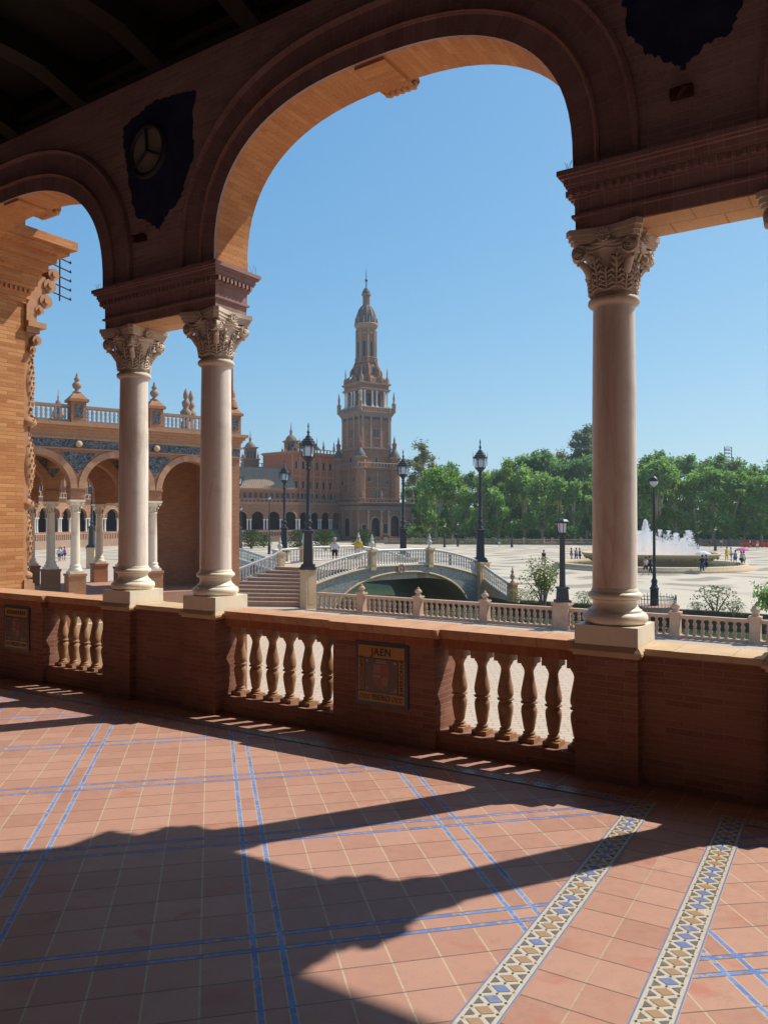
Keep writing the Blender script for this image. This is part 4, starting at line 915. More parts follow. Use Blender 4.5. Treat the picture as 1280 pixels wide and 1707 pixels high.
def globe_lamp(loc, H, label, group=None):
    r = empty('street_lamp', loc); tag(r, label, 'street lamp', group)
    b = MB(); b.lathe([(.30, 0), (.30, .12), (.24, .16), (.22, 1.3), (.26, 1.36), (.20, 1.42), (.14, 1.6), (.18, 1.75), (.10, 1.9), (.085, 2.4)], seg=10); b.build('base', MT['iron'], r)
    b = MB(); b.lathe([(.08, 2.4), (.06, H - .9), (.09, H - .85), (.06, H - .8), (.05, H - .5)], seg=8); b.tube([(0, 0, H - .9), (-.35, 0, H - .7), (-.42, 0, H - .35), (-.25, 0, H - .02), (0, 0, H + .06)], .03, 5); b.build('pole', MT['iron'], r)
    b = MB(); b.lathe([(.06, H - .42), (.19, H - .30), (.22, H - .18), (.20, H - .12)], 0, 0, 0, 12); g = b.build('globe', MT['white'], r)
    b = MB(); b.lathe([(.23, H - .14), (.22, H - .02), (.12, H + .08), (.02, H + .16)], 0, 0, 0, 12); b.build('hood', MT['iron'], r); return r
gp = at(1090, 870 + 4.9 * F / 41.5, 41.5); gp.z = 0.0
globe_lamp(gp, 7.2, 'slim black lamp with a round white globe, standing before the fountain')
r = empty('railed_planter', gp); tag(r, 'low brick planter ringed by a black iron railing at the foot of the globe lamp', 'planter')
b = MB(); n = 8; ring = [(1.15 * math.cos(2 * math.pi * i / n), 1.15 * math.sin(2 * math.pi * i / n)) for i in range(n)]
b.prism(ring, -.003, .45); b.build('wall', MT['red_stone'], r)
b = MB()
for i in range(40): a_ = 2 * math.pi * i / 40; b.tube([(1.1 * math.cos(a_), 1.1 * math.sin(a_), .45), (1.1 * math.cos(a_), 1.1 * math.sin(a_), .95 if i % 2 else 1.05)], .015, 4)
b.tube([(1.1 * math.cos(2 * math.pi * i / 24), 1.1 * math.sin(2 * math.pi * i / 24), .85) for i in range(25)], .018, 4); b.build('railing', MT['iron'], r)

# ================================================================== THE PORTICO AT THE LEFT
MT['vous'] = brick('voussoir_brick', (0.58, 0.33, 0.20), (0.36, 0.17, 0.10), (0.42, 0.28, 0.19), 0.16, 0.4, 0.012)
po = empty('arcade_portico', (-11.0, 28.0, 0), math.atan2(.605, .796)); tag(po, 'sunlit brick portico with three arches, blue tile frieze and roof terrace at the left', 'portico')
FL, PT, CT, SPR, CRW, TOPW = 2.2, 3.03, 5.70, 6.10, 7.28, 8.43
SPN = 2.87
cxs = [-3 * SPN, -2 * SPN, -SPN, 0, SPN]
arcs = [(x + SPN / 2, 1.19, SPR, 1.18) for x in cxs]
fr, sf = MB(), MB(); archwall(fr, cxs[0] - .25, 6.4, arcs, 0, .5, CT + .06, TOPW, 2.0, 20, sf)
fr.box(5.96, 6.4, .001, .499, 0, CT + .06)
fr.build('wall', MT['brick_wing'], po); sf.build('arch_soffit', MT['brick_wing'], po)
fr, sf = MB(), MB(); archwall(fr, cxs[0] - .25, 6.4, arcs[:-1] + [], 3.4, 3.8, CT + .06, 7.6, 2.0, 16, sf); fr.box(4.0, 6.4, 3.402, 3.798, 0, CT + .06)
fr.build('inner_wall', MT['brick_wing'], po); sf.build('arch_soffit', MT['brick_wing'], po)
b = MB(); b.box(cxs[0] - .25, 6.39, .01, 7.0, 7.7, TOPW - .01); b.box(cxs[0] - .25, 6.38, 0.02, 7.0, 0, FL); b.box(6.0, 6.37, .5, 3.4, FL, 7.7); b.build('roof_and_floor', MT['red_stone'], po)
for xc, a_, zs, ri in arcs:
    v = MB()
    for r0, r1, y in ((1.0, 1.19, -.05), ):
        P0 = archpts(xc, 1.19, zs, ri, 2, 24); P1 = archpts(xc, 1.42, zs, ri + .23, 2, 24); rows = [[(p[0], 0, p[1]), (p[0], -.05, p[1]), (q[0], -.05, q[1]), (q[0], 0, q[1])] for p, q in zip(P0, P1)]
        uv = [[(i * .15, 0), (i * .15, .05), (i * .15, .28), (i * .15, .33)] for i in range(25)]; v.grid(rows, False, False, uv)
    v.build('archivolt', MT['vous'], po)
k = N('blue_frieze_tiles', 0.3, 0.5); n1 = k.noise(5, 3, k.tc('Object'), .6, 2.0); k.col(k.ramp(n1, (0.42, (0.03, 0.035, 0.065)), (0.48, (0.06, 0.07, 0.10)), (0.54, (0.27, 0.24, 0.19)), (0.60, (0.04, 0.05, 0.08)))); MT['frieze'] = k.m
b = MB(); b.box(cxs[0] - .25, 6.41, -.035, -.003, 7.55, 7.86)
for x in [c for c in cxs[1:]] :
    b.face([(x - .62, -.012, 7.40), (x, -.012, 6.62), (x + .62, -.012, 7.40)])
b.build('tile_frieze', MT['frieze'], po)
b = MB()
for z0, z1, p in ((7.50, 7.55, .06), (7.86, 7.94, .07), (7.94, 8.12, .03), (8.12, 8.22, .08), (8.22, 8.33, .16), (8.33, 8.45, .26)): b.box(cxs[0] - .3, 6.42 + p, -p, .0005, z0, z1); b.box(6.401, 6.42 + p * .99, 0.001, .6, z0, z1)
b.build('cornice', MT['terracotta'], po)
for x in cxs[1:]:
    b = MB(); b.lathe([(.02, -.02), (.10, .02), (.13, .08), (.10, .13), (.02, .15)], 0, 0, 0, 10); o = b.build('boss', MT['stone'], po, (x, -.06, 7.70)); o.rotation_euler = (R(90), 0, 0)
def pcol(y):
    c = empty('column'); c.parent = po
    b = MB(); b.box(-.30, .30, -.30, .30, FL - .2, PT); b.box(-.33, .33, -.33, .33, PT - .08, PT + .001); b.build('pedestal', MT['brick_wing'], c)
    b = MB(); b.box(-.25, .25, -.25, .25, PT + .002, PT + .10); b.lathe([(.23, PT + .10), (.25, PT + .15), (.2, PT + .2), (.19, PT + .24), (.21, PT + .28), (.165, PT + .33)], seg=16); b.lathe([(.165, PT + .33), (.16, PT + 1.2), (.14, CT - .5), (.16, CT - .48), (.16, CT - .44), (.135, CT - .42)], seg=16); b.build('shaft', MT['marble_pale'], c)
    b = MB(); b.lathe([(.135, CT - .42), (.16, CT - .25), (.22, CT - .12), (.26, CT - .08)], seg=12)
    for sx in (-1, 1):
        for sy in (-1, 1): b.lathe([(.02, -.07), (.075, 0), (.02, .07)], sx * .19, sy * .19, CT - .13, 8)
    for i in range(8): a_ = i * math.pi / 4; b.tube([(.14 * math.cos(a_), .14 * math.sin(a_), CT - .42), (.18 * math.cos(a_), .18 * math.sin(a_), CT - .28), (.22 * math.cos(a_), .22 * math.sin(a_), CT - .26)], .04, 5)
    b.box(-.27, .27, -.27, .27, CT - .08, CT - .001); b.build('capital', MT['marble_pale'], c)
    b = MB(); b.box(-.235, .235, -.235, .235, CT, SPR - .04); b.box(-.29, .29, -.29, .29, SPR - .06, SPR + .03); b.build('impost', MT['brick_wing'], c); return c
pc = pcol(0)
for i, (x, y) in enumerate([(x, .25) for x in cxs] + [(x, 3.6) for x in cxs]):
    c = pc if i == 0 else cp(pc, po); c.location = (x, y, 0)
fr, sf = MB(), MB(); archwall(fr, cxs[0] - .25, 6.3, arcs[:-1], 6.6, 7.0, CT + .06, 7.6, 2.0, 16, sf); fr.box(4.2, 6.3, 6.602, 6.998, 0, CT + .06); fr.build('rear_wall', MT['brick_wing'], po); sf.build('arch_soffit', MT['brick_wing'], po)
for x in cxs: cp(pc, po, (x, 6.8, 0))
for x in cxs[1:]:
    q = MB(); q.face([(x - .62, 3.388, 7.40), (x, 3.388, 6.62), (x + .62, 3.388, 7.40)]); q.build('spandrel_tiles', MT['frieze'], po)
    q = MB(); q.box(x - .22, x + .22, .5, 3.4, SPR + .9, 7.69); q.build('cross_beam', MT['brick_wing'], po)
# terrace balustrade
b = MB(); b.box(cxs[0], 6.35, .02, .30, 8.46, 8.56); b.box(cxs[0], 6.35, .03, .29, 9.00, 9.10); b.build('terrace_rail', MT['stone_far'], po)
bo = small_baluster(.44, r=.06, seg=6).build('baluster', MT['pale'], po); first = True; nn2 = 0
for i in range(92):
    x = cxs[0] + .2 + i * .16
    if x > 6.3 or min(abs(x - c) for c in cxs + [6.1]) < .28: continue
    o = bo if first else cp(bo, po); first = False; o.location = (x, .16, 8.56)
for x in cxs + [6.15]:
    b = MB(); b.box(-.26, .26, -.26, .26, 8.46, 9.22); b.box(-.14, .14, -.275, -.26, 8.65, 9.1, 1); b.box(-.34, .34, -.34, .34, 9.22, 9.32); b.frus(0, 0, 9.32, 9.56, .32, .12); q = b.build('terrace_post', [MT['brick_wing'], MT['frieze']], po, (x, .16, 0))
    finial_mb(.75, .17).build('finial', MT['stone_far'], q, (0, 0, 9.54))
b = MB()
for x, y in ((4.5, 1.0), (4.85, 1.3)): b.lathe([(.20, 8.5), (.22, 8.9), (.12, 9.0), (.2, 9.2), (.24, 9.35), (.1, 9.5), (.15, 9.62), (.17, 9.75), (.06, 9.85), (.11, 9.95), (.1, 10.1), (.02, 10.3)], x, y, 0, 10)
b.build('chimney_finial', MT['stone_far'], po)
b = MB(); b.lathe([(.24, 9.56), (.20, 9.8), (.10, 9.9), (.14, 10.1), (.05, 10.3), (.03, 11.2), (.002, 11.3)], 6.15, .16, 0, 10); b.build('spire', MT['brick_wing'], po)
for i in range(5):
    b = MB(); b.box(-9, 2.6, -.5 - .36 * (i + 1), -.5 - .36 * i + (.5 if i == 0 else 0), 0, FL - .02 - .17 * i); b.build('front_step', MT['stone'], po)
b = MB(); b.box(-12, 6.4, 7.0, 12.0, 0, 1.2); b.build('rear_terrace', MT['stone'], po)

# ================================================================== PALACE AND TOWER
def tri_arch_pane(w, h, y, dep=0.0):
    pts = [(-w / 2, 0)] + [( w / 2, 0)] + [(w / 2 * math.cos(t), h - w / 2 + w / 2 * math.sin(t)) for t in [math.pi * i / 10 for i in range(11)]]
    return [(x, y, z) for x, z in pts]
def window(parent, x, z, w, h, y=0.0, mat='stone_far', arched=True, rot=0.0, origin=(0, 0), sill=True, pane='glassdark', name='window'):
    """framed dark window on a facade that faces -y (or turned by rot about origin)"""
    f = MB(); t = max(.12, w * .14); d = .16
    if arched:
        P0 = [(w / 2 * math.cos(a), h - w / 2 + w / 2 * math.sin(a)) for a in [math.pi * i / 10 for i in range(11)]]; P1 = [((w / 2 + t) * math.cos(a), h - w / 2 + (w / 2 + t) * math.sin(a)) for a in [math.pi * i / 10 for i in range(11)]]
        P0 = [(w / 2, 0)] + P0 + [(-w / 2, 0)]; P1 = [(w / 2 + t, 0)] + P1 + [(-w / 2 - t, 0)]
    else:
        P0 = [(w / 2, 0), (w / 2, h), (-w / 2, h), (-w / 2, 0)]; P1 = [(w / 2 + t, 0), (w / 2 + t, h + t), (-w / 2 - t, h + t), (-w / 2 - t, 0)]
    rows = [[(p[0], 0, p[1]), (p[0], -d, p[1]), (q[0], -d, q[1]), (q[0], 0, q[1])] for p, q in zip(P0, P1)]
    f.grid(rows, False, False, flip=True)
    if sill: f.box(-w / 2 - t * 1.3, w / 2 + t * 1.3, -d * 1.6, 0, -.25, 0)
    o = f.build(name, MT[mat], parent)
    c, s_ = math.cos(rot), math.sin(rot); o.location = (origin[0] + c * x - s_ * y, origin[1] + s_ * x + c * y, z); o.rotation_euler.z = rot
    g = MB(); g.face(tri_arch_pane(w, h, -.03) if arched else [(-w / 2, -.03, 0), (w / 2, -.03, 0), (w / 2, -.03, h), (-w / 2, -.03, h)]); g.build('pane', MT[pane], o)
    return o
def cornice_box(b, x0, x1, y0, y1, z, hs, ps):
    for h_, p in zip(hs, ps): b.box(x0 - p, x1 + p, y0 - p, y1 + p, z, z + h_); z += h_ + .0005
TW = empty('brick_tower', at(601, 905, 205) * 1.0, R(34)); TW.location.z = 0
tag(TW, 'tall brown brick tower with columned belfry, domed lantern and spire', 'tower')
hw = 5.0
# local frame: x along the right face, -y is the right face's outward side, -x the left face's; near corner at (0,0)
cx_, cy_ = 4.9, 4.9
b = MB(); b.box(-1.9, 15.5, -2.2, 14, 0, 10.0); b.box(-2.0, 15.6, -2.3, 14.1, 0, 1.1); b.build('lower_block', MT['brick_far'], TW)
b = MB(); cornice_box(b, -1.9, 15.5, -2.2, 14, 8.0, (.25, .5, .25), (.15, .05, .25)); cornice_box(b, -1.9, 15.5, -2.2, 14, 9.6, (.25, .25), (.35, .6))
for i in range(15): b.box(-1.6 + i * 1.22, -1.45 + i * 1.22, -2.55, -2.2, 10.1, 10.9)
b.box(-2.3, 15.9, -2.6, -2.4, 10.9, 11.1); b.box(-2.3, -2.1, -2.6, 14.3, 10.9, 11.1); b.build('lower_cornice', MT['stone_far'], TW)
b = MB(); b.box(-.6, 10.4, -.6, 10.4, 10.0, 19.4); b.box(.05, 9.75, .05, 9.75, 19.4, 34.2)
for a_, c_ in ((-.6, -.6), (10.4, -.6), (-.6, 10.4), (10.4, 10.4)): b.lathe([(1.5, 10.0), (1.5, 22.0)], a_, c_, 0, 8, False, rot=R(22.5))
b.build('shaft', MT['brick_far'], TW)
b = MB(); cornice_box(b, -.6, 10.4, -.6, 10.4, 18.9, (.3, .3), (.3, .7)); cornice_box(b, -.6, 10.4, -.6, 10.4, 13.9, (.2,), (.2,)); cornice_box(b, .05, 9.75, .05, 9.75, 24.2, (.25, .25), (.2, .35))
for a_, c_ in ((-.6, -.6), (10.4, -.6), (-.6, 10.4), (10.4, 10.4)): b.lathe([(1.55, 18.8), (1.85, 19.1), (1.85, 19.4), (1.55, 19.45)], a_, c_, 0, 8, False, rot=R(22.5)); b.lathe([(1.55, 21.6), (1.9, 21.9), (1.9, 22.2), (1.55, 22.25)], a_, c_, 0, 8, False, rot=R(22.5))
for x in (.6, 3.2, 6.4, 9.0):
    b.box(x - .28, x + .28, -.18, .05, 24.8, 32.6); b.box(-.18, .05, x - .28, x + .28, 24.8, 32.6); b.box(x - .4, x + .4, -.25, .04, 32.6, 33.2); b.box(-.25, .04, x - .4, x + .4, 32.6, 33.2)
cornice_box(b, .05, 9.75, .05, 9.75, 33.0, (.35, .3, .4, .3), (.15, .3, .5, .72))
for x in (.4, 4.9, 9.4):
    b.box(x - .22, x + .22, -.75, -.6, 10.6, 18.8); b.box(-.75, -.6, x - .22, x + .22, 10.6, 18.8)
b.build('cornices_and_pilasters', MT['stone_far'], TW)
# blue-tiled strings under the cornices
b = MB(); b.box(-1.95, 15.52, -2.23, 14, 8.78, 9.3); b.box(-.02, 9.8, -.02, 9.8, 32.2, 32.9); b.build('blue_tile_band', speckle('dark_blue_tile', (0.05, 0.08, 0.12), (0.12, 0.14, 0.17), 2), TW)
b = MB()
for a_, c_ in ((-.6, -.6), (10.4, -.6), (-.6, 10.4), (10.4, 10.4)):
    b.lathe([(1.55, 22.25), (1.45, 22.8), (1.0, 23.5), (.55, 24.3), (.35, 24.5)], a_, c_, 0, 10)
b.build('turret_dome', MT['slate'], TW)
b = MB()
for a_, c_ in ((-.6, -.6), (10.4, -.6), (-.6, 10.4), (10.4, 10.4)): b.lathe([(.35, 24.4), (.55, 24.7), (.6, 25.6), (.75, 25.8), (.25, 26.4), (.3, 26.8), (.02, 28.2)], a_, c_, 0, 8)
b.build('turret_lantern', MT['brick_far'], TW)
def rail_sq(b, x0, x1, y0, y1, z, h, step=.8):
    for (xa, ya, xb, yb) in ((x0, y0, x1, y0), (x1, y0, x1, y1), (x1, y1, x0, y1), (x0, y1, x0, y0)):
        n_ = int(max(abs(xb - xa), abs(yb - ya)) / step); b.tube([(xa, ya, z + h), (xb, yb, z + h)], .12, 4)
        for i in range(n_): x, y = xa + (xb - xa) * i / n_, ya + (yb - ya) * i / n_; b.box(x - .12, x + .12, y - .12, y + .12, z, z + h)
b = MB(); rail_sq(b, -.5, 10.3, -.5, 10.3, 34.4, 1.0, .7); rail_sq(b, -2.2, 12.0, -2.2, 12.0, 19.5, .9, 1.0)
b.lathe([(3.1, 48.0), (3.2, 48.2)], 4.9, 4.9, 0, 16); b.tube([(4.9 + 3.0 * math.cos(t), 4.9 + 3.0 * math.sin(t), 49.3) for t in [i * math.pi / 12 for i in range(25)]], .1, 4)
for i in range(24): t = i * math.pi / 12; b.tube([(4.9 + 3.0 * math.cos(t), 4.9 + 3.0 * math.sin(t), 48.2), (4.9 + 3.0 * math.cos(t), 4.9 + 3.0 * math.sin(t), 49.3)], .07, 4)
b.build('balcony_railing', MT['stone_far'], TW)
# belfry
b = MB(); b.box(1.5, 8.3, 1.5, 8.3, 34.3, 42.0); b.box(.4, 9.4, .4, 9.4, 34.3, 35.6); b.box(.5, 9.3, .5, 9.3, 40.2, 42.0); b.build('belfry', MT['brick_far'], TW)
b = MB(); cornice_box(b, .5, 9.3, .5, 9.3, 40.0, (.3, .3), (.2, .4)); cornice_box(b, .5, 9.3, .5, 9.3, 41.6, (.3, .3), (.3, .5))
for i in range(4):
    for j in range(4):
        if i in (0, 3) or j in (0, 3): x, y = .8 + i * 2.73, .8 + j * 2.73; b.box(x - .4, x + .4, y - .4, y + .4, 42.2, 43.3)
b.build('belfry_cornice', MT['stone_far'], TW)
co = MB(); co.box(-.42, .42, -.42, .42, 35.6, 36.0); co.lathe([(.26, 36.0), (.23, 36.3), (.21, 39.2), (.32, 39.8), (.32, 40.0)], seg=8); c0 = None
pos = []
for q in (.75, 1.75, 4.2, 5.6, 8.05, 9.05): pos += [(q, .75), (q, 9.05), (.75, q), (9.05, q)]
for x, y in sorted(set(pos)):
    if c0 is None: c0 = co.build('belfry_column', MT['white'], TW, (x, y, 0))
    else: cp(c0, TW, (x, y, 0))
for x, y in ((-.5, -.5), (10.3, -.5), (-.5, 10.3), (10.3, 10.3)):
    b = MB(); b.lathe([(.55, 34.3), (.55, 36.4), (.7, 36.6), (.3, 37.0), (.22, 37.5), (.35, 37.9), (.05, 40.0)], x, y, 0, 8); b.build('corner_pinnacle', MT['stone_far'], TW)
for x, y in ((.8, .8), (9.0, .8), (.8, 9.0), (9.0, 9.0)):
    b = MB(); b.lathe([(.45, 42.0), (.5, 43.6), (.3, 43.9), (.15, 44.4), (.2, 44.8), (.03, 46.6)], x, y, 0, 8); b.build('belfry_pinnacle', MT['stone_far'], TW)
b = MB(); b.lathe([(4.6, 42.2), (4.5, 43.5), (4.0, 44.0), (3.6, 45.4), (3.3, 47.0), (2.8, 48.0)], 4.9, 4.9, 0, 8, False, rot=R(22.5)); b.lathe([(2.65, 48.0), (2.65, 57.4)], 4.9, 4.9, 0, 8, False, rot=R(22.5)); b.build('upper_drum', MT['brick_far'], TW)
b = MB(); b.lathe([(2.4, 57.0), (2.8, 57.5), (3.3, 58.3), (3.3, 58.7), (2.6, 58.8)], 4.9, 4.9, 0, 16); b.lathe([(2.4, 55.6), (2.6, 55.8), (2.6, 56.1), (2.4, 56.2)], 4.9, 4.9, 0, 16)
for i in range(8): t = i * math.pi / 4 + R(22.5); b.box(4.9 + 2.65 * math.cos(t) - .22, 4.9 + 2.65 * math.cos(t) + .22, 4.9 + 2.65 * math.sin(t) - .22, 4.9 + 2.65 * math.sin(t) + .22, 48.0, 57.0)
b.build('drum_cornice', MT['stone_far'], TW); b = MB(); b.lathe([(1.1, 63.7), (1.1, 64.0)], 4.9, 4.9, 0, 12); b.lathe([(1.2, 66.6), (1.4, 66.9), (1.0, 67.0)], 4.9, 4.9, 0, 12)
for i in range(8): t = i * math.pi / 4; b.tube([(4.9 + .85 * math.cos(t), 4.9 + .85 * math.sin(t), 63.9), (4.9 + .85 * math.cos(t), 4.9 + .85 * math.sin(t), 66.6)], .16, 5)
b.lathe([(.45, 63.8), (.45, 66.6)], 4.9, 4.9, 0, 8); b.build('lantern', MT['stone_far'], TW)
b = MB(); b.lathe([(2.6, 58.8), (2.75, 59.6), (2.5, 61.2), (2.0, 62.6), (1.3, 63.6), (1.0, 64.0)], 4.9, 4.9, 0, 20); b.build('dome', MT['slate'], TW)
for i in range(12):
    t = i * math.pi / 6; b = MB(); b.tube([(4.9 + r_ * math.cos(t), 4.9 + r_ * math.sin(t), z_) for r_, z_ in ((2.68, 58.9), (2.8, 59.6), (2.56, 61.2), (2.06, 62.6), (1.36, 63.6))], .10, 4); b.build('dome_rib', MT['stone_far'], TW)
    b = MB(); b.lathe([(.20, 58.7), (.24, 59.3), (.12, 59.6), (.16, 59.9), (.03, 60.5)], 4.9 + 3.05 * math.cos(t + .26), 4.9 + 3.05 * math.sin(t + .26), 0, 6); b.build('drum_finial', MT['stone_far'], TW)
for i in range(8):
    t = i * math.pi / 4 + R(22.5); b = MB(); b.tube([(4.9 + r_ * math.cos(t), 4.9 + r_ * math.sin(t), z_) for r_, z_ in ((4.9, 42.3), (5.0, 43.6), (4.3, 44.4), (4.1, 45.6), (3.5, 46.6), (3.0, 48.0))], [.5, .45, .3, .42, .3, .2], 6); b.build('scroll_buttress', MT['brick_far'], TW)
b = MB(); b.lathe([(1.15, 67.0), (1.15, 67.4), (.8, 68.2), (.3, 68.8), (.15, 68.9)], 4.9, 4.9, 0, 14); b.build('dome', MT['slate'], TW)
b = MB(); b.lathe([(.16, 68.8), (.13, 70.4), (.38, 70.6), (.38, 71.0), (.12, 71.2), (.09, 72.4), (.03, 74.2)], 4.9, 4.9, 0, 8); b.build('spire', MT['iron'], TW)
RR = R(-90)     # left face: outward -x ; x runs along +y reversed
def wr(x, z, w, h, **kw): return window(TW, x, z, w, h, **kw)
def wl(y, z, w, h, xo=0.0, **kw): return window(TW, -y, z, w, h, y=xo, rot=R(-90), origin=(0, 0), **kw)
for f_, base in ((wr, -.6), (wl, -.6)):
    y_ = base
    f_(4.9, 11.2, 1.2, 2.4, **({'y': y_} if f_ is wr else {'xo': y_})); f_(4.9, 15.2, 1.0, 2.2, **({'y': y_} if f_ is wr else {'xo': y_})); f_(2.2, 15.6, .9, 1.2, **({'y': y_} if f_ is wr else {'xo': y_})); f_(8.0, 15.0, 1.1, 1.1, **({'y': y_} if f_ is wr else {'xo': y_}))
    z0 = .05
    f_(4.9, 20.6, 1.0, 1.6, **({'y': z0} if f_ is wr else {'xo': z0})); f_(4.4, 27.4, .6, 2.4, **({'y': z0} if f_ is wr else {'xo': z0})); f_(5.4, 27.4, .6, 2.4, **({'y': z0} if f_ is wr else {'xo': z0})); f_(4.9, 24.9, .8, .8, **({'y': z0} if f_ is wr else {'xo': z0}))
    z0 = 1.5
    for x in (3.3, 6.5): f_(x, 36.0, 1.4, 3.6, **({'y': z0} if f_ is wr else {'xo': z0}))
for t in range(8):
    a_ = R(45 * t); 
    for z, w_, h_, rr in ((49.4, .9, 4.4, 2.46), (44.6, .9, 2.0, 3.62)): window(TW, 0, z, w_, h_, y=-rr, rot=a_, origin=(4.9, 4.9), sill=False)
for x, w_, h_ in ((3.2, 2.6, 5.4), (9.3, 2.6, 6.0)): wr(x, .6 if x > 5 else .6, w_, h_, y=-2.2, pane='dark', name='doorway')
for x, h_ in ((-.4, 2.4), (6.3, 2.6), (13.2, 3.0)): wr(x, 1.8, 1.3, h_, y=-2.2, arched=False)
wl(3.5, .6, 2.2, 5.4, xo=-1.9, pane='dark', name='doorway')
wl(8.5, 2.0, 1.2, 2.4, xo=-1.9, arched=False)
for x in (.9, 5.0, 7.3, 11.4, 15.2): b = MB(); b.box(x - .3, x + .3, -2.45, -2.2, 1.1, 7.3); b.box(x - .42, x + .42, -2.55, -2.2, 7.3, 7.9); b.build('pilaster', MT['stone_far'], TW)
for y in (-1.9, 1.4, 5.8, 11.0): MB().box(-2.15, -1.9, y - .3, y + .3, 1.1, 7.9).build('pilaster', MT['stone_far'], TW)
for x, y in ((-.9, -2.4), (5, -2.4), (11.4, -2.4), (15.3, -2.4)): finial_mb(2.2, .35).build('finial', MT['stone_far'], TW, (x, y, 11.0))

def wing(name, P0, P1, label, z_ar=4.3, z_c=9.0, z_up=12.6, nup=None, roof=True, bay=4.0, depth=12, uppermat='brick_red', cat='palace', low='brick_far'):
    P0, P1 = Vector(P0), Vector(P1); d = P1 - P0; L = d.length; r = empty(name, (P0.x, P0.y, 0), math.atan2(d.y, d.x)); tag(r, label, cat)
    n_ = max(1, int(round(L / bay))); bw = L / n_
    arcs = [(bw * (i + .5), bw * .36, 6.0, bw * .36) for i in range(n_)]
    b, sf = MB(), MB(); archwall(b, 0, L, arcs, 0, .6, 5.6, z_c, 2.0, 12, sf); b.box(0, L, 0.001, .9, 0, 3.0)
    b.box(0, L, 4.0, depth, 0, z_c - .01); b.box(0, L, .6, 4.0, z_c - .5, z_c - .02); b.build('arcade_wall', MT[low], r); sf.build('arch_soffit', MT[low], r)
    q = MB(); q.box(.01, L - .01, 3.9, 3.99, 0, 8.4); q.build('recess_shade_sheet', MT['dark'], r)  # dark sheet over the back wall, standing in for the arcade's deep shade
    c = MB(); 
    for x in (-.38, .38): c.lathe([(.26, 3.0), (.2, 3.3), (.18, 5.1), (.28, 5.5)], x, .3, 0, 8)
    c.box(-.66, .66, -.02, .62, 5.5, 5.62); c0 = c.build('column_pair', MT['white'], r)
    for i in range(n_ + 1):
        if i: cp(c0, r, (bw * i, 0, 0))
    c0.location = (0, 0, 0)
    q = MB(); q.tube([(0, -.9, 2.6), (L, -.9, 2.6)], .12, 4); q.box(0, L, -1.0, 0, 0, 1.5)
    for i in range(int(L / .7)): q.box(i * .7, i * .7 + .22, -.95, -0.75, 1.5, 2.6)
    cornice_box(q, 0, L, -.05, .5, z_c - .5, (.2, .2, .2), (.1, .3, .5)); 
    for a_ in arcs:
        P_ = archpts(a_[0], a_[1] + .12, 6.0, a_[3] + .12, 2, 12); q.tube([(x, -.03, z) for x, z in P_], .14, 4)
    for i in range(int(L / 1.0)): q.box(i * 1.0, i * 1.0 + .3, .0, .3, z_c + .1, z_c + .85)
    q.box(0, L, -.05, .35, z_c + .85, z_c + 1.0); q.build('trim', MT['stone_far'], r)
    q = MB(); q.box(0, L, 2.2, depth - .2, z_c - .01, z_up)
    q.build('upper_wall', MT[uppermat], r)
    q = MB(); cornice_box(q, 0, L, 2.2, depth - .2, z_up - .5, (.2, .2, .2), (.1, .25, .45)); q.build('upper_cornice', MT['terracotta'], r)
    w0 = None
    for i in range(n_ * 3):
        x = (i + .5) * bw / 3
        if w0 is None: w0 = window(r, x, z_c + .9, .85, 1.7, y=2.2, mat='terracotta')
        elif i < 100: cp(w0, r, (x, 2.2, z_c + .9))
    if roof:
        q = MB(); a_ = [(0, 1.8, z_up + .1), (L, 1.8, z_up + .1), (L, (depth + 2) / 2, z_up + 5.6), (0, (depth + 2) / 2, z_up + 5.6)]; q.face(a_); q.face([(0, depth + .2, z_up + .1), (0, (depth + 2) / 2, z_up + 5.6), (L, (depth + 2) / 2, z_up + 5.6), (L, depth + .2, z_up + .1)])
        q.face([(0, 1.8, z_up + .1), (0, (depth + 2) / 2, z_up + 5.6), (0, depth + .2, z_up + .1)]); q.face([(L, 1.8, z_up + .1), (L, depth + .2, z_up + .1), (L, (depth + 2) / 2, z_up + 5.6)])
        q.build('roof', MT['rooftile'], r)
    return r
k = N('roof_tiles', 0.95, 0.0); X = k.xyz(k.tc('Object')); s1 = k.M('SINE', k.M('MULTIPLY', X[0], 12.0))
k.col(k.mix(k.rng(s1, -1, 1, 0, .5), k.ramp(k.noise(1.2, 6), (0.3, (0.30, 0.20, 0.13)), (0.7, (0.42, 0.30, 0.21))), (0.17, 0.12, 0.09))); MT['rooftile'] = k.m
def xy(px, Y): return ((px - CX) / F * Y, Y, 0)
wing('palace_wing', xy(330, 186), xy(497, 196), 'long palace wing with dark arches, white columns and sloping tiled roof, left of the tower', z_c=9.7, z_up=13.2)
w2_ = wing('palace_wing', xy(497, 199), xy(586, 214), 'palace block joining the tiled wing to the brick tower, with red upper storeys', z_ar=4.3, z_c=9.8, z_up=23.0, roof=False, depth=14)
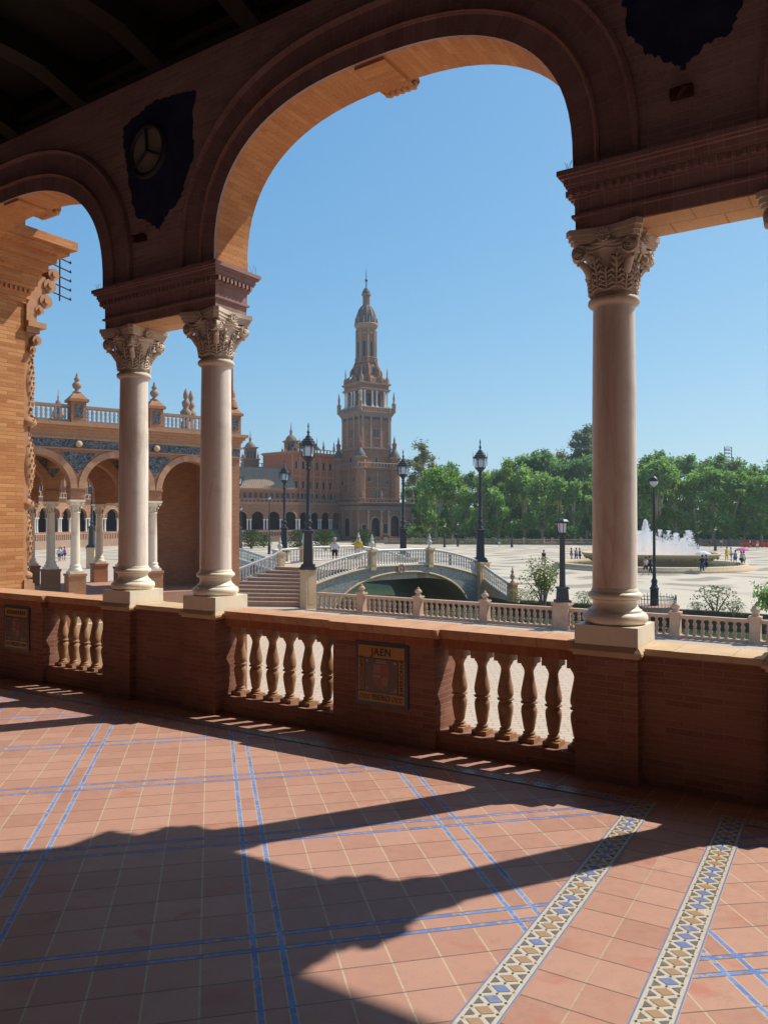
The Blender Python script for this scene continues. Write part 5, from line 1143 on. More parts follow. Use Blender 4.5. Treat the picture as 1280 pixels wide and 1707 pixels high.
# extra storeys' windows, pediment, pilasters
r = w2_; Lw = (Vector(xy(586, 214)) - Vector(xy(497, 199))).length
w0 = None
for j, z in enumerate((13.6, 18.6)):
    for i in range(8):
        x = Lw * (i + .5) / 8
        window(r, x, z, .9, 2.2 if j else 1.9, y=2.2, mat='terracotta', arched=bool(j))
b = MB()
for i in range(9): x = Lw * i / 8; b.box(x - .2, x + .2, 2.0, 2.2, 9.9, 22.2)
cornice_box(b, 0, Lw, 2.2, 13, 16.6, (.2, .2), (.15, .3)); cornice_box(b, 0, Lw, 2.2, 13, 22.9, (.3,), (.6,))
for i in range(17): b.box(Lw * i / 16 - .12, Lw * i / 16 + .12, 1.9, 2.2, 23.2, 24.0)
b.box(0, Lw, 1.9, 2.15, 24.0, 24.2); b.build('pilasters_and_cornices', MT['terracotta'], r)
MT['domebrick'] = speckle('weathered_dome', (0.22, 0.15, 0.115), (0.30, 0.22, 0.17), 1)
b = MB(); gx = Lw * .05
b.prism([(gx - 1, 24.0), (gx + 9, 24.0), (gx + 4, 27.0)], 0, .8, xf=lambda p: Vector((p.x, 1.7 - p.z * -1, p.y))); b.build('pediment', MT['terracotta'], w2_)
for gx in (1, 4, 7, 11, 15): b = MB(); b.lathe([(.3, 24.2), (.35, 25.0), (.15, 25.3), (.2, 25.6), (.03, 26.6)], gx, 2.0, 0, 6); b.build('finial', MT['terracotta'], w2_)
def turret(px, ytop, yb, Y, wpx, label):
    s_ = Y / F; x = (px - CX) * s_; z1 = EYE + (HZ - ytop) * s_; z0 = EYE + (HZ - yb) * s_; w_ = wpx * s_ / 2 * .92; h = z1 - z0
    r = empty('domed_turret', (x, Y, 0), R(20)); tag(r, label, 'turret')
    b = MB(); b.box(-w_, w_, -w_, w_, 0, z0 + h * .10); b.box(-w_ * .72, w_ * .72, -w_ * .72, w_ * .72, z0, z0 + h * .46); b.build('wall', MT['brick_far'], r)
    q = MB(); cornice_box(q, -w_, w_, -w_, w_, z0 + h * .08, (.2, .2), (.15, .4)); cornice_box(q, -w_ * .72, w_ * .72, -w_ * .72, w_ * .72, z0 + h * .44, (.2, .25), (.15, .45))
    for sx in (-1, 1):
        for sy in (-1, 1): q.lathe([(.35, z0 + h * .1), (.3, z0 + h * .24), (.1, z0 + h * .28), (.02, z0 + h * .36)], sx * w_ * .9, sy * w_ * .9, 0, 6)
    q.build('cornice', MT['terracotta'], r)
    q = MB(); q.lathe([(w_ * .72, z0 + h * .48), (w_ * .68, z0 + h * .55), (w_ * .45, z0 + h * .62), (w_ * .2, z0 + h * .66), (w_ * .16, z0 + h * .67), (w_ * .2, z0 + h * .76), (w_ * .08, z0 + h * .80), (.04, z1)], 0, 0, 0, 12); q.build('dome', MT['domebrick'], r)
    for i in (-1, 0, 1):
        window(r, i * w_ * .42, z0 + h * .14, w_ * .24, h * .24, y=-w_ * .72, mat='stone_far', sill=False)
    window(r, 0, z0 + h * .14, w_ * .3, h * .24, y=-w_ * .72, mat='stone_far', sill=False, rot=R(90))
    window(r, 0, z0 + h * .14, w_ * .3, h * .24, y=-w_ * .72, mat='stone_far', sill=False, rot=R(-90))
turret(417, 718, 772, 214, 27, 'small domed brick turret farther left, above the end of the tiled roof')
turret(485, 704, 764, 210, 29, 'small domed brick turret nearer the tower, above the red palace block')
turret(96, 648, 700, 150, 15, 'tiny domed turret seen above the portico balustrade at the far left')
# red upper mass behind the tiled roof
q = empty('palace_block', xy(395, 226), R(12)); tag(q, 'brick upper storey with a balustrade rising behind the tiled roof', 'palace')
b = MB(); b.box(-12, 30, 0, 12, 0, 21.0); b.build('wall', MT['brick_far'], q); b = MB(); cornice_box(b, -12, 30, 0, 12, 20.0, (.3, .3), (.3, .6))
for i in range(42): b.box(-12 + i, -11.7 + i, -.3, 0, 21, 21.9)
b.box(-12, 30, -.3, -.1, 21.9, 22.1); b.build('cornice', MT['terracotta'], q)
wing('palace_wing', xy(-60, 118), xy(120, 150), 'sunny arcaded palace front seen through the portico arches at the far left', z_c=9.4, z_up=16.0, uppermat='brick_wing', low='brick_wing')
wing('palace_wing', xy(120, 150), xy(330, 184), 'arcaded palace front farther along, seen between the portico columns', z_c=9.4, z_up=14.0, uppermat='brick_wing', low='brick_wing')

# ================================================================== TREES AND PLANTS
def leafmat(name, a, b_, c_, tr=0.52):
    k = N(name, 0.65, 0.25); rp = k.geo('Random Per Island'); oi = k.n('ShaderNodeObjectInfo').outputs['Random']; n_ = k.noise(0.25, 3, k.tc('Object'))
    cc = k.mix(k.rng(n_, .35, .65), k.ramp(rp, (0.0, a), (0.6, b_), (1.0, c_)), tuple(v * .6 for v in a), 'MIX'); 
    cc = k.mix(k.rng(n_, .35, .65, 0, .5), k.ramp(rp, (0.0, a), (0.6, b_), (1.0, c_)), a)
    cc = k.mix(k.rng(oi, 0, 1, 0, .55), cc, (c_[0] * .95, c_[1] * .80, c_[2] * 1.3)); k.col(cc); t = k.n('ShaderNodeBsdfTranslucent'); k.put(t.inputs['Color'], k.mix(0.5, cc, (b_[0] * 1.5, b_[1] * 1.6, b_[2]))); mx = k.n('ShaderNodeMixShader'); mx.inputs[0].default_value = tr
    k.t.links.new(k.b.outputs[0], mx.inputs[1]); k.t.links.new(t.outputs[0], mx.inputs[2]); k.t.links.new(mx.outputs[0], k.t.nodes['Material Output'].inputs[0]); return k.m
LG = leafmat('plane_leaves', (0.11, 0.21, 0.045), (0.22, 0.39, 0.08), (0.38, 0.55, 0.15))
LG2 = leafmat('yellow_green_leaves', (0.09, 0.16, 0.02), (0.18, 0.30, 0.035), (0.30, 0.40, 0.07))
LD = leafmat('dark_leaves', (0.075, 0.17, 0.05), (0.16, 0.30, 0.085), (0.26, 0.42, 0.13))
LY = leafmat('pale_leaves', (0.10, 0.13, 0.035), (0.20, 0.21, 0.06), (0.30, 0.28, 0.10))
LB_ = leafmat('grey_green_leaves', (0.08, 0.12, 0.055), (0.15, 0.19, 0.09), (0.22, 0.25, 0.12))
def leaves(b, pts, size, rnd, per=1):
    for p in pts:
        n_ = Vector((rnd.gauss(0, 1), rnd.gauss(0, 1), rnd.gauss(0, 1) + .6)).normalized(); a = n_.orthogonal().normalized(); c = n_.cross(a); th = rnd.random() * 6.28
        a, c = a * math.cos(th) + c * math.sin(th), c * math.cos(th) - a * math.sin(th); s_ = size * rnd.uniform(.6, 1.3)
        b.face([tuple(p - a * s_), tuple(p - c * s_ * .5), tuple(p + a * s_), tuple(p + c * s_ * .5)])
def crown(b, rnd, H, z0, rw, n, size, lobes=26, gap=0.5):
    """leaf clumps spread through lobes on the outside of an uneven crown"""
    L = []
    for i in range(lobes):
        t = rnd.random(); z = z0 + (H - z0) * (0.05 + 0.93 * t); prof = math.sin(math.pi * min(1, (0.18 + 0.82 * t) ** .85)) ** .6
        a = rnd.random() * 6.283; rr = rw * prof * rnd.uniform(.25, 1.0); L.append((Vector((rr * math.cos(a), rr * math.sin(a), z + rnd.gauss(0, .5))), rw * rnd.uniform(.16, .36)))
    for c, r in L:
        pts = []
        for i in range(int(n / lobes)):
            d = Vector((rnd.gauss(0, 1), rnd.gauss(0, 1), rnd.gauss(0, .75))).normalized() * (r * rnd.uniform(gap, 1.08) * (1 + .25 * math.sin(3 * i)))
            pts.append(c + d)
        leaves(b, pts, size, rnd)
    return L
def tree_proto(seed, H, rw, z0, mat, n=5200, size=.42, lobes=30, gap=.5, bark='bark'):
    rnd = random.Random(seed); b = MB(); L = crown(b, rnd, H, z0, rw, n, size, lobes, gap)
    r = empty('tree'); b.build('crown', mat, r)
    t = MB(); r0 = H * .022; bend = rnd.uniform(-.5, .5)
    t.tube([(0, 0, -.2), (0, 0, z0 * .4), (bend * .4, .1, z0), (bend, .2, z0 + (H - z0) * .5), (bend, 0, H * .86)], [r0 * 1.5, r0, r0 * .85, r0 * .5, r0 * .15], 8)
    for c, rr in L[:12]: t.tube([(bend * .4, .1, z0 * rnd.uniform(.75, 1.1)), ((c.x + bend) / 2, c.y / 2, (z0 + c.z) / 2 - .2), (c.x, c.y, c.z)], [r0 * .55, r0 * .35, r0 * .1], 5)
    t.build('trunk', MT[bark], r); return r
MT['palebark'] = speckle('pale_plane_bark', (0.34, 0.27, 0.18), (0.50, 0.42, 0.30), 1)
PRO = [tree_proto(1, 17, 5.4, 3.4, LG, n=4300, bark='palebark'), tree_proto(2, 18, 6.0, 4.2, LG, n=4600, lobes=30, bark='palebark'), tree_proto(3, 16, 4.4, 2.8, LG, n=3800, lobes=22, bark='palebark'), tree_proto(4, 20, 6.5, 3.0, LD, n=5600, lobes=34), tree_proto(5, 13, 4.4, 2.6, LG, n=3200, lobes=18, bark='palebark'), tree_proto(8, 18, 3.6, 3.6, LG2, n=3600, lobes=24, size=.38, bark='palebark'), tree_proto(9, 19, 5.0, 3.0, LG2, n=4000, lobes=22, size=.36, gap=.3, bark='palebark')]
PRT = [tree_proto(6, 24, 5.5, 8, LY, n=5200, size=.36, lobes=30, gap=.3), tree_proto(7, 26, 6.5, 9, LB_, n=5000, size=.40, lobes=30, gap=.3)]
used = set()
def put_tree(proto, p, sc_, label, group, rz=None, cat='tree'):
    if id(proto) in used: o = cp(proto)
    else: used.add(id(proto)); o = proto
    o.location = (p[0], p[1], 0); o.scale = (sc_ * random.uniform(.95, 1.1), sc_ * random.uniform(.95, 1.1), sc_); o.rotation_euler.z = random.random() * 6.28 if rz is None else rz
    tag(o, label, cat, group); return o
rnd = random.Random(5)
# (px, photo y of top, depth, prototype)
front = [(701, 812, 196, 5), (712, 792, 200, 6), (728, 778, 186, 1), (752, 790, 188, 6), (776, 800, 184, 0), (806, 796, 182, 4), (832, 826, 176, 4), (846, 778, 184, 6), (874, 770, 182, 0), (904, 776, 178, 1), (932, 782, 176, 2), (958, 800, 174, 4), (978, 790, 176, 5), (1006, 782, 178, 1), (1040, 786, 176, 4), (1070, 776, 172, 0), (1098, 776, 170, 1), (1128, 784, 168, 6), (1156, 790, 168, 0), (1188, 782, 166, 1), (1216, 800, 164, 4), (1240, 790, 164, 2), (1268, 794, 162, 0), (1296, 786, 160, 1)]
for i, (px, yt, Y, pr) in enumerate(front):
    z = EYE + (HZ - yt) / F * Y; base = PRO[pr]; H = [17, 18, 16, 20, 13, 18, 19][pr]; jit = random.Random(i * 7 + 3); z *= jit.uniform(.84, 1.05)
    put_tree(base, xy(px, Y), z / H, 'leafy green plane tree, %s from the left in the front row beyond the plaza' % ORD[i], 'plane trees beyond the plaza')
back = [(690, 800, 226), (716, 782, 222), (742, 776, 220), (768, 786, 218), (794, 790, 216), (814, 776, 214), (838, 768, 214), (862, 762, 212), (886, 764, 210), (918, 762, 208), (946, 764, 208), (972, 758, 206), (1012, 762, 206), (1046, 772, 204), (1075, 768, 204), (1092, 758, 200), (1112, 758, 200), (1146, 768, 198), (1182, 770, 196), (1212, 768, 194), (1246, 774, 192), (1276, 768, 190), (1306, 762, 190)]
for i, (px, yt, Y) in enumerate(back):
    z = EYE + (HZ - yt) / F * Y; z *= random.Random(i * 13 + 1).uniform(.86, 1.08)
    put_tree(PRO[3], xy(px, Y), z / 20, 'dark green tree, %s from the left in the second row behind the plane trees' % ORD[i], 'darker trees of the second row')
for px, yt, Y, k_, lab in ((702, 742, 246, 0, 'tall pale yellowish tree rising just right of the brick tower'), (905, 752, 240, 1, 'tall grey-green tree top rising above the middle of the tree row'), (940, 756, 244, 0, 'tall yellowish tree behind the tree row, left of the big column'), (968, 722, 238, 1, 'tallest dark feathery tree standing close left of the big column'), (985, 712, 236, 1, 'tallest feathery tree crown cut by the left edge of the big column'), (1178, 768, 244, 1, 'sparse tree crown sticking up beyond the fountain')):
    z = EYE + (HZ - yt) / F * Y; put_tree(PRT[k_], xy(px, Y), z / (24, 26)[k_], lab, None)
# dark ground and undergrowth below the trees
b = MB(); rr_ = random.Random(9); pg = [xy(560, 186), xy(700, 176), xy(1330, 150), xy(1700, 140), xy(2300, 420), xy(300, 420)]
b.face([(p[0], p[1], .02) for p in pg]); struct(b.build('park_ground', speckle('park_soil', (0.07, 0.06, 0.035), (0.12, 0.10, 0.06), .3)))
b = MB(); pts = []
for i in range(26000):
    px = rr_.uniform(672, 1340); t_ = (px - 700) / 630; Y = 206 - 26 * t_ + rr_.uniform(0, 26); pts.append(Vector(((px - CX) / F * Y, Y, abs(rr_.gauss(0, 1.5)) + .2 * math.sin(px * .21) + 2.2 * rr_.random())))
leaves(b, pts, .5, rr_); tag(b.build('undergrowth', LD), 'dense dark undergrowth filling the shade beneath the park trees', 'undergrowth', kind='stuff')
# low wall, hedge and shrubs in front of the trees
r = empty('park_balustrade', xy(640, 172), math.atan2(-10, 62) * 1.0); tag(r, 'long low stone balustrade along the far edge of the plaza under the trees', 'balustrade')
b = MB(); b.box(0, 100, 0, .3, 1.05, 1.25); b.box(0, 100, 0, .35, 0, .25)
for i in range(250): b.box(i * .4, i * .4 + .16, .05, .25, .25, 1.05)
for i in range(17): b.box(i * 6, i * 6 + .6, -.1, .45, 0, 1.5)
b.build('wall', MT['stone_far'], r)
def bush(seed, H, R_, mat, n, size, flowers=None, name='shrub'):
    rnd = random.Random(seed); r = empty(name); b = MB(); pts = []
    for i in range(n):
        a = rnd.random() * 6.283; t = rnd.random() ** .7; z = H * (.12 + .88 * rnd.random()); q = math.sin(math.pi * min(1, (.25 + .75 * z / H) * .9)) ** .6
        pts.append(Vector((R_ * q * t * math.cos(a), R_ * q * t * math.sin(a), z)))
    leaves(b, pts, size, rnd); b.build('foliage', mat, r)
    s_ = MB()
    for i in range(7): a = i * .9; s_.tube([(0, 0, -.05), (R_ * .3 * math.cos(a), R_ * .3 * math.sin(a), H * .4), (R_ * .6 * math.cos(a), R_ * .6 * math.sin(a), H * .8)], [.03 * H, .02 * H, .006], 4)
    s_.build('stems', MT['bark'], r)
    if flowers:
        f = MB(); leaves(f, [p for p in pts if rnd.random() < .05 and p.z > H * .5], size * 1.1, rnd); 
        if f.f: f.build('flowers', flowers, r)
    return r
k = N('pink_petals', .6); k.col((0.65, 0.22, 0.20)); MT['petal'] = k.m
b0 = bush(21, 3.2, 2.2, leafmat('bush_leaves', (0.03, 0.06, 0.012), (0.06, 0.11, 0.02), (0.11, 0.16, 0.03), .2), 1500, .16)
balls = [(419, 142, 3.4, 'dark green rounded bush before the palace arches, left of the iron lamp'), (498, 138, 3.4, 'rounded green bush between two iron lamps before the palace'), (542, 132, 3.4, 'rounded bush behind the man in the white shirt'), (607, 140, 3.5, 'broad dark bush at the foot of the tower'), (440, 150, 2.4, 'small rounded bush next to the palace steps')]
for i, (px, Y, h, lab) in enumerate(balls):
    o = b0 if i == 0 else cp(b0); o.location = xy(px, Y); o.scale = (h / 3.2,) * 3; o.rotation_euler.z = i; tag(o, lab, 'bush', 'rounded bushes before the palace')
fl = bush(22, 1.6, 1.4, LB_, 620, .08, MT['petal'])
for i, (px, Y, h, lab) in enumerate(((1192, 41.5, 1.5, 'flowering shrub on the far bank of the canal, right of the globe lamp'), (1222, 40.5, .8, 'low flowering shrub near the right edge, beside the larger flowering shrub'), (860, 46.8, .9, 'low planting by the end post of the bridge stair'), (885, 46.4, .8, 'low shrub on the canal bank left of the slender small tree'), (975, 45.0, .9, 'low shrub on the canal bank just left of the big column'), (1160, 42.0, .6, 'tiny shrub on the canal bank left of the flowering shrub'))):
    o = fl if i == 0 else cp(fl); p = xy(px, Y); o.location = p; o.scale = (h / 1.6,) * 3; o.rotation_euler.z = i * 1.3; tag(o, lab, 'shrub', 'flowering shrubs on the canal bank')
# slender multi-stemmed tree beside the lantern lamp
rnd = random.Random(31); r = empty('small_tree', (0, 0, 0)); Y = 44.8; p = xy(905, Y); r.location = p; tag(r, 'slender many-stemmed young tree on the canal bank beside the lantern lamp', 'tree')
b = MB(); lf = MB()
for i in range(16):
    a = rnd.random() * 6.283; sp = rnd.uniform(.2, 1.5); H = rnd.uniform(2.0, 3.3) - sp * .35; q = [Vector((.1 * math.cos(a), .1 * math.sin(a), 0)), Vector((sp * .35 * math.cos(a), sp * .35 * math.sin(a), H * .45)), Vector((sp * math.cos(a), sp * math.sin(a), H))]
    b.tube(q, [.045, .03, .008], 5)
    pts = []
    for j in range(70):
        t = rnd.uniform(.42, 1.03); c = q[1].lerp(q[2], max(0, (t - .45) / .55)); pts.append(c + Vector((rnd.gauss(0, .16), rnd.gauss(0, .16), rnd.gauss(0, .15))))
    leaves(lf, pts, .085, rnd)
b.build('stems', MT['bark'], r); lf.build('foliage', leafmat('young_leaves', (0.07, 0.13, 0.02), (0.13, 0.20, 0.03), (0.24, 0.25, 0.06)), r)
# tree branch reaching in at the right edge
r = empty('bush', xy(1306, 27)); tag(r, 'dark leafy branch reaching into the picture at the right edge', 'bush'); rnd = random.Random(41); b = MB(); s_ = MB()
for i in range(14):
    a = rnd.uniform(2.3, 3.9); L_ = rnd.uniform(.5, 1.25); z0 = 1.7; q = [Vector((0, 0, z0 - .3)), Vector((L_ * .5 * math.cos(a), L_ * .3 * math.sin(a), z0 + rnd.uniform(0, .5))), Vector((L_ * math.cos(a), L_ * .5 * math.sin(a), z0 + rnd.uniform(.1, 1.1)))]
    s_.tube(q, [.03, .02, .005], 4); leaves(b, [q[1].lerp(q[2], rnd.random()) + Vector((rnd.gauss(0, .09), rnd.gauss(0, .09), rnd.gauss(0, .07))) for _ in range(70)], .06, rnd)
s_.tube([(0, 0, 0), (0.05, 0, 1.5)], .05, 6); s_.build('stems', MT['bark'], r); b.build('foliage', LD, r)
# ------------------------------------------------------------------ small lamps and the floodlight mast
for i, (px, ytop, Y, lab) in enumerate(((449, 828, 118, 'slim lamp with a globe standing before the palace arches'), (402, 846, 130, 'slim dark lamp farther off, close to the portico corner'), (853, 868, 150, 'slim lamp on the plaza edge below the trees, left of the small tree'), (763, 872, 155, 'slim lamp under the trees left of the bridge end lamp'), (741, 875, 150, 'small lamp at the plaza edge between the two big bridge lamps'), (1163, 846, 140, 'tall slim lamp right of the fountain spray, against the trees'), (1192, 880, 132, 'short lamp on a pale pillar right of the fountain'))):
    H = 4.9 + (HZ - ytop) / F * Y; globe_lamp(xy(px, Y), H, lab, 'slim lamps around the plaza')
r = empty('floodlight_mast', xy(1214, 300), R(20)); tag(r, 'lattice floodlight mast above the trees at the right', 'mast'); b = MB(); z1 = EYE + (HZ - 745) / F * 300; z0 = EYE + (HZ - 785) / F * 300
for sx in (-1.7, 1.7): b.box(sx - .12, sx + .12, -.1, .1, 0, z1)
for i in range(8): b.box(-1.8, 1.8, -.08, .08, z0 + (z1 - z0) * i / 7 - .1, z0 + (z1 - z0) * i / 7 + .1)
b.build('frame', MT['iron'], r); b = MB()
for i in range(6):
    for j in range(2): b.box(-1.6 + j * 1.3, -.9 + j * 1.3, -.5, -.1, z0 + (z1 - z0) * (i + .5) / 6.4, z0 + (z1 - z0) * (i + .5) / 6.4 + .7)
b.build('floodlight', MT['white'], r)

# ================================================================== FOUNTAIN
Yc = 84.0; fc = Vector(xy(1082, Yc)); r = empty('fountain', fc); tag(r, 'large round stone fountain spraying white water in the middle of the plaza', 'fountain')
b = MB(); b.lathe([(10.2, 0), (10.2, .25), (9.8, .27), (9.8, .45), (9.6, .55), (9.2, .55), (9.2, .15), (.5, .15)], seg=72, cap=False); b.build('outer_pool', MT['fstone'] if 'fstone' in MT else MT['stone'], r)
b = MB(); b.lathe([(9.25, .40), (.5, .40)], seg=48, cap=False); b.build('pool_water', MT['water'], r)
b = MB(); b.lathe([(5.7, .2), (5.8, .5), (6.5, 1.0), (7.0, 1.35), (7.1, 1.50), (7.1, 1.62), (6.8, 1.62), (6.8, 1.3), (.5, 1.3)], seg=72, cap=False); b.build('basin', MT['stone'], r)
b = MB()
for i in range(16): a = i * math.pi / 8; b.lathe([(.01, -.2), (.22, 0), (.01, .2)], 6.75 * math.cos(a), 6.75 * math.sin(a), 1.12, 10)
b.build('carved_boss', MT['terracotta'], r)
k = N('water_spray', .5, .3); k.col((.95, .96, .97)); tr = k.n('ShaderNodeBsdfTransparent'); tl = k.n('ShaderNodeBsdfTranslucent'); tl.inputs[0].default_value = (1, 1, 1, 1); m1 = k.n('ShaderNodeMixShader'); m1.inputs[0].default_value = .75; m2 = k.n('ShaderNodeMixShader'); m2.inputs[0].default_value = .66
k.t.links.new(k.b.outputs[0], m1.inputs[1]); k.t.links.new(tl.outputs[0], m1.inputs[2]); k.t.links.new(tr.outputs[0], m2.inputs[1]); k.t.links.new(m1.outputs[0], m2.inputs[2]); k.t.links.new(m2.outputs[0], k.t.nodes['Material Output'].inputs[0]); MT['spray'] = k.m
rnd = random.Random(77); b = MB()
def drop(p, s_):
    b.face([(p.x - s_, p.y, p.z), (p.x, p.y - s_ * .3, p.z - s_ * 1.3), (p.x + s_, p.y, p.z), (p.x, p.y + s_ * .3, p.z + s_ * 1.3)])
for i in range(2600):                                   # central jet
    t = rnd.random(); z = 1.5 + 3.6 * t; w_ = .12 + .75 * (1 - t) ** 1.0; drop(Vector((-.4 + rnd.gauss(0, w_ * .5), rnd.gauss(0, w_ * .5), z)), rnd.uniform(.03, .10))
for j in range(26):                                     # ring of leaning jets
    a = j * 2 * math.pi / 26; hj = rnd.uniform(1.5, 2.7); r0 = 4.6
    for i in range(150):
        t = rnd.random(); rr = r0 - 1.0 * t; z = 1.3 + hj * (1 - (2 * t - 1) ** 2) * 1.0; drop(Vector((rr * math.cos(a) + rnd.gauss(0, .10), rr * math.sin(a) + rnd.gauss(0, .10), z)), rnd.uniform(.03, .09))
for i in range(15000):                                  # drifting mist, blown to the right
    a = rnd.random() * 6.283; rr = 5.6 * rnd.random() ** .5; x = rr * math.cos(a) + .6; y = rr * math.sin(a); hmax = 2.2 * max(.10, 1 - max(0, x - 1.0) / 5.4) * (1 if x > -3.5 else .8) * (1 + .2 * math.sin(5 * a)); drop(Vector((x, y, 1.35 + hmax * rnd.random() ** 2.0)), rnd.uniform(.025, .07))
b.build('water_spray', MT['spray'], r)

# ================================================================== PEOPLE
def flatmat(c, nme): k = N(nme, .8, .2); k.col(k.mix(k.rng(k.noise(12, 3), .3, .7, 0, .3), c, tuple(v * .6 for v in c))); return k.m
SK = flatmat((.50, .28, .19), 'skin')
FAB = {n_: flatmat(c, n_ + '_cloth') for n_, c in dict(white=(.72, .70, .68), yellow=(.75, .52, .03), black=(.03, .03, .04), navy=(.05, .08, .18), pink=(.75, .10, .35), red=(.50, .08, .06), grey=(.30, .29, .28), beige=(.5, .42, .32), blue=(.12, .22, .45)).items()}
HAIR = {'grey': flatmat((.50, .45, .38), 'grey_hair'), 'dark': flatmat((.04, .025, .02), 'dark_hair'), 'blond': flatmat((.45, .33, .18), 'fair_hair')}
def skin_mesh(name, verts, edges, rad, mat, parent, sub=1):
    me = bpy.data.meshes.new(name); bm = bmesh.new(); sl = bm.verts.layers.skin.verify(); vs = []
    for i, v in enumerate(verts):
        q = bm.verts.new(v); rr = rad[i]; q[sl].radius = rr if isinstance(rr, tuple) else (rr, rr); q[sl].use_root = (i == 0); vs.append(q)
    for a, c in edges: bm.edges.new((vs[a], vs[c]))
    bm.to_mesh(me); bm.free(); o = bpy.data.objects.new(name, me); COL.objects.link(o)
    o.modifiers.new('skin', 'SKIN').use_smooth_shade = True; s_ = o.modifiers.new('sub', 'SUBSURF'); s_.levels = sub; s_.render_levels = sub
    bpy.context.view_layer.update(); dg = bpy.context.evaluated_depsgraph_get(); m2_ = bpy.data.meshes.new_from_object(o.evaluated_get(dg)); o.modifiers.clear(); o.data = m2_; m2_.materials.clear(); m2_.materials.append(mat)
    for p in m2_.polygons: p.use_smooth = True
    o.parent = parent; return o
def person(loc, heading, label, top, bottom, hair, shorts=True, stride=.25, arm_up=False, H=1.72, skirt=False):
    r = empty('person', loc, heading); s_ = H / 1.72; tag(r, label, 'person')
    st = stride / 2
    hip, ch, nk, hd = (0, 0, .92), (0, -.01, 1.28), (0, 0, 1.46), (0, -.01, 1.60)
    V = [hip, (0, 0, 1.08), ch, nk, (0, -.015, 1.56), (0, -.01, 1.68), (.10, 0, .90), (.10, -st * .6 - .03, .50), (.10, -st, .09), (.10, -st - .13, .04), (-.10, 0, .90), (-.10, st * .35 - .03, .50), (-.10, st, .12), (-.10, st - .12, .05), (.19, 0, 1.38), (.25, st * .3 + .02, 1.12), (.24, st * .3 - .1, .90), (.235, st * .3 - .14, .82), (-.19, 0, 1.38), (-.25, -st * .4 + .02, 1.12), (-.24, -st * .4 - .1, .90), (-.235, -st * .4 - .14, .82)]
    if arm_up: V[15], V[16], V[17] = (.27, -.12, 1.15), (.16, -.30, 1.28), (.15, -.31, 1.36)
    E_ = [(0, 1), (1, 2), (2, 3), (3, 4), (4, 5), (0, 6), (6, 7), (7, 8), (8, 9), (0, 10), (10, 11), (11, 12), (12, 13), (2, 14), (14, 15), (15, 16), (16, 17), (2, 18), (18, 19), (19, 20), (20, 21)]
    rd = [(.14, .10), (.12, .09), (.15, .10), .052, (.078, .09), (.07, .08), .085, .055, .038, .035, .085, .055, .038, .035, .052, .040, .030, .028, .052, .040, .030, .028]
    V = [tuple(c * s_ for c in v) for v in V]
    skin_mesh('body', V, E_, rd, SK, r, 2)
    def sub(ix, ed, ex, nme, mat): skin_mesh(nme, [V[i] for i in ix], ed, [tuple(q + ex for q in rd[i]) if isinstance(rd[i], tuple) else rd[i] + ex for i in ix], mat, r, 1)
    mid = lambda a, c, t: tuple(V[a][i] + (V[c][i] - V[a][i]) * t for i in range(3))
    # shirt with sleeves
    vs = [V[2], V[1], V[0], mid(2, 3, .75), V[14], mid(14, 15, .85), V[18], mid(18, 19, .85)]
    skin_mesh('shirt', vs, [(0, 1), (1, 2), (0, 3), (0, 4), (4, 5), (0, 6), (6, 7)], [(.175, .125), (.155, .12), (.165, .125), .07, .07, .062, .07, .062], FAB[top], r, 1)
    t1 = .75 if shorts else 1.9
    if skirt: vs = [V[0], (0, 0, .70), (0, 0, .50)]; skin_mesh('skirt', vs, [(0, 1), (1, 2)], [(.17, .13), (.19, .17), (.22, .20)], FAB[bottom], r, 1)
    else:
        k1, k2 = (mid(6, 7, .85), mid(10, 11, .85)); vs = [V[0], V[6], k1, V[10], k2]; ed = [(0, 1), (1, 2), (0, 3), (3, 4)]; rr = [(.16, .12), .105, .085, .105, .085]
        if not shorts: vs += [mid(7, 8, .95), mid(11, 12, .95)]; ed += [(2, 5), (4, 6)]; rr += [.06, .06]
        skin_mesh('shorts' if shorts else 'trousers', vs, ed, rr, FAB[bottom], r, 1)
    b = MB(); b.lathe([(.085, -.05), (.098, .0), (.095, .06), (.07, .11), (.02, .13)], 0, .015, 0, 14, cap=False); b.build('hair', HAIR[hair], r, (0, .012, 1.64 * s_)); 
    return r
person(bl(3.9, 3.2, zdeck(3.9)), R(5 + 180), 'man in a pale shirt and dark shorts crossing the bridge beside the big lamp', 'white', 'black', 'grey', stride=.45)
person(bl(5.6, 3.0, zdeck(5.6)), R(180), 'person in a bright yellow T-shirt and white shorts on the bridge', 'yellow', 'white', 'blond', stride=.2, H=1.66)
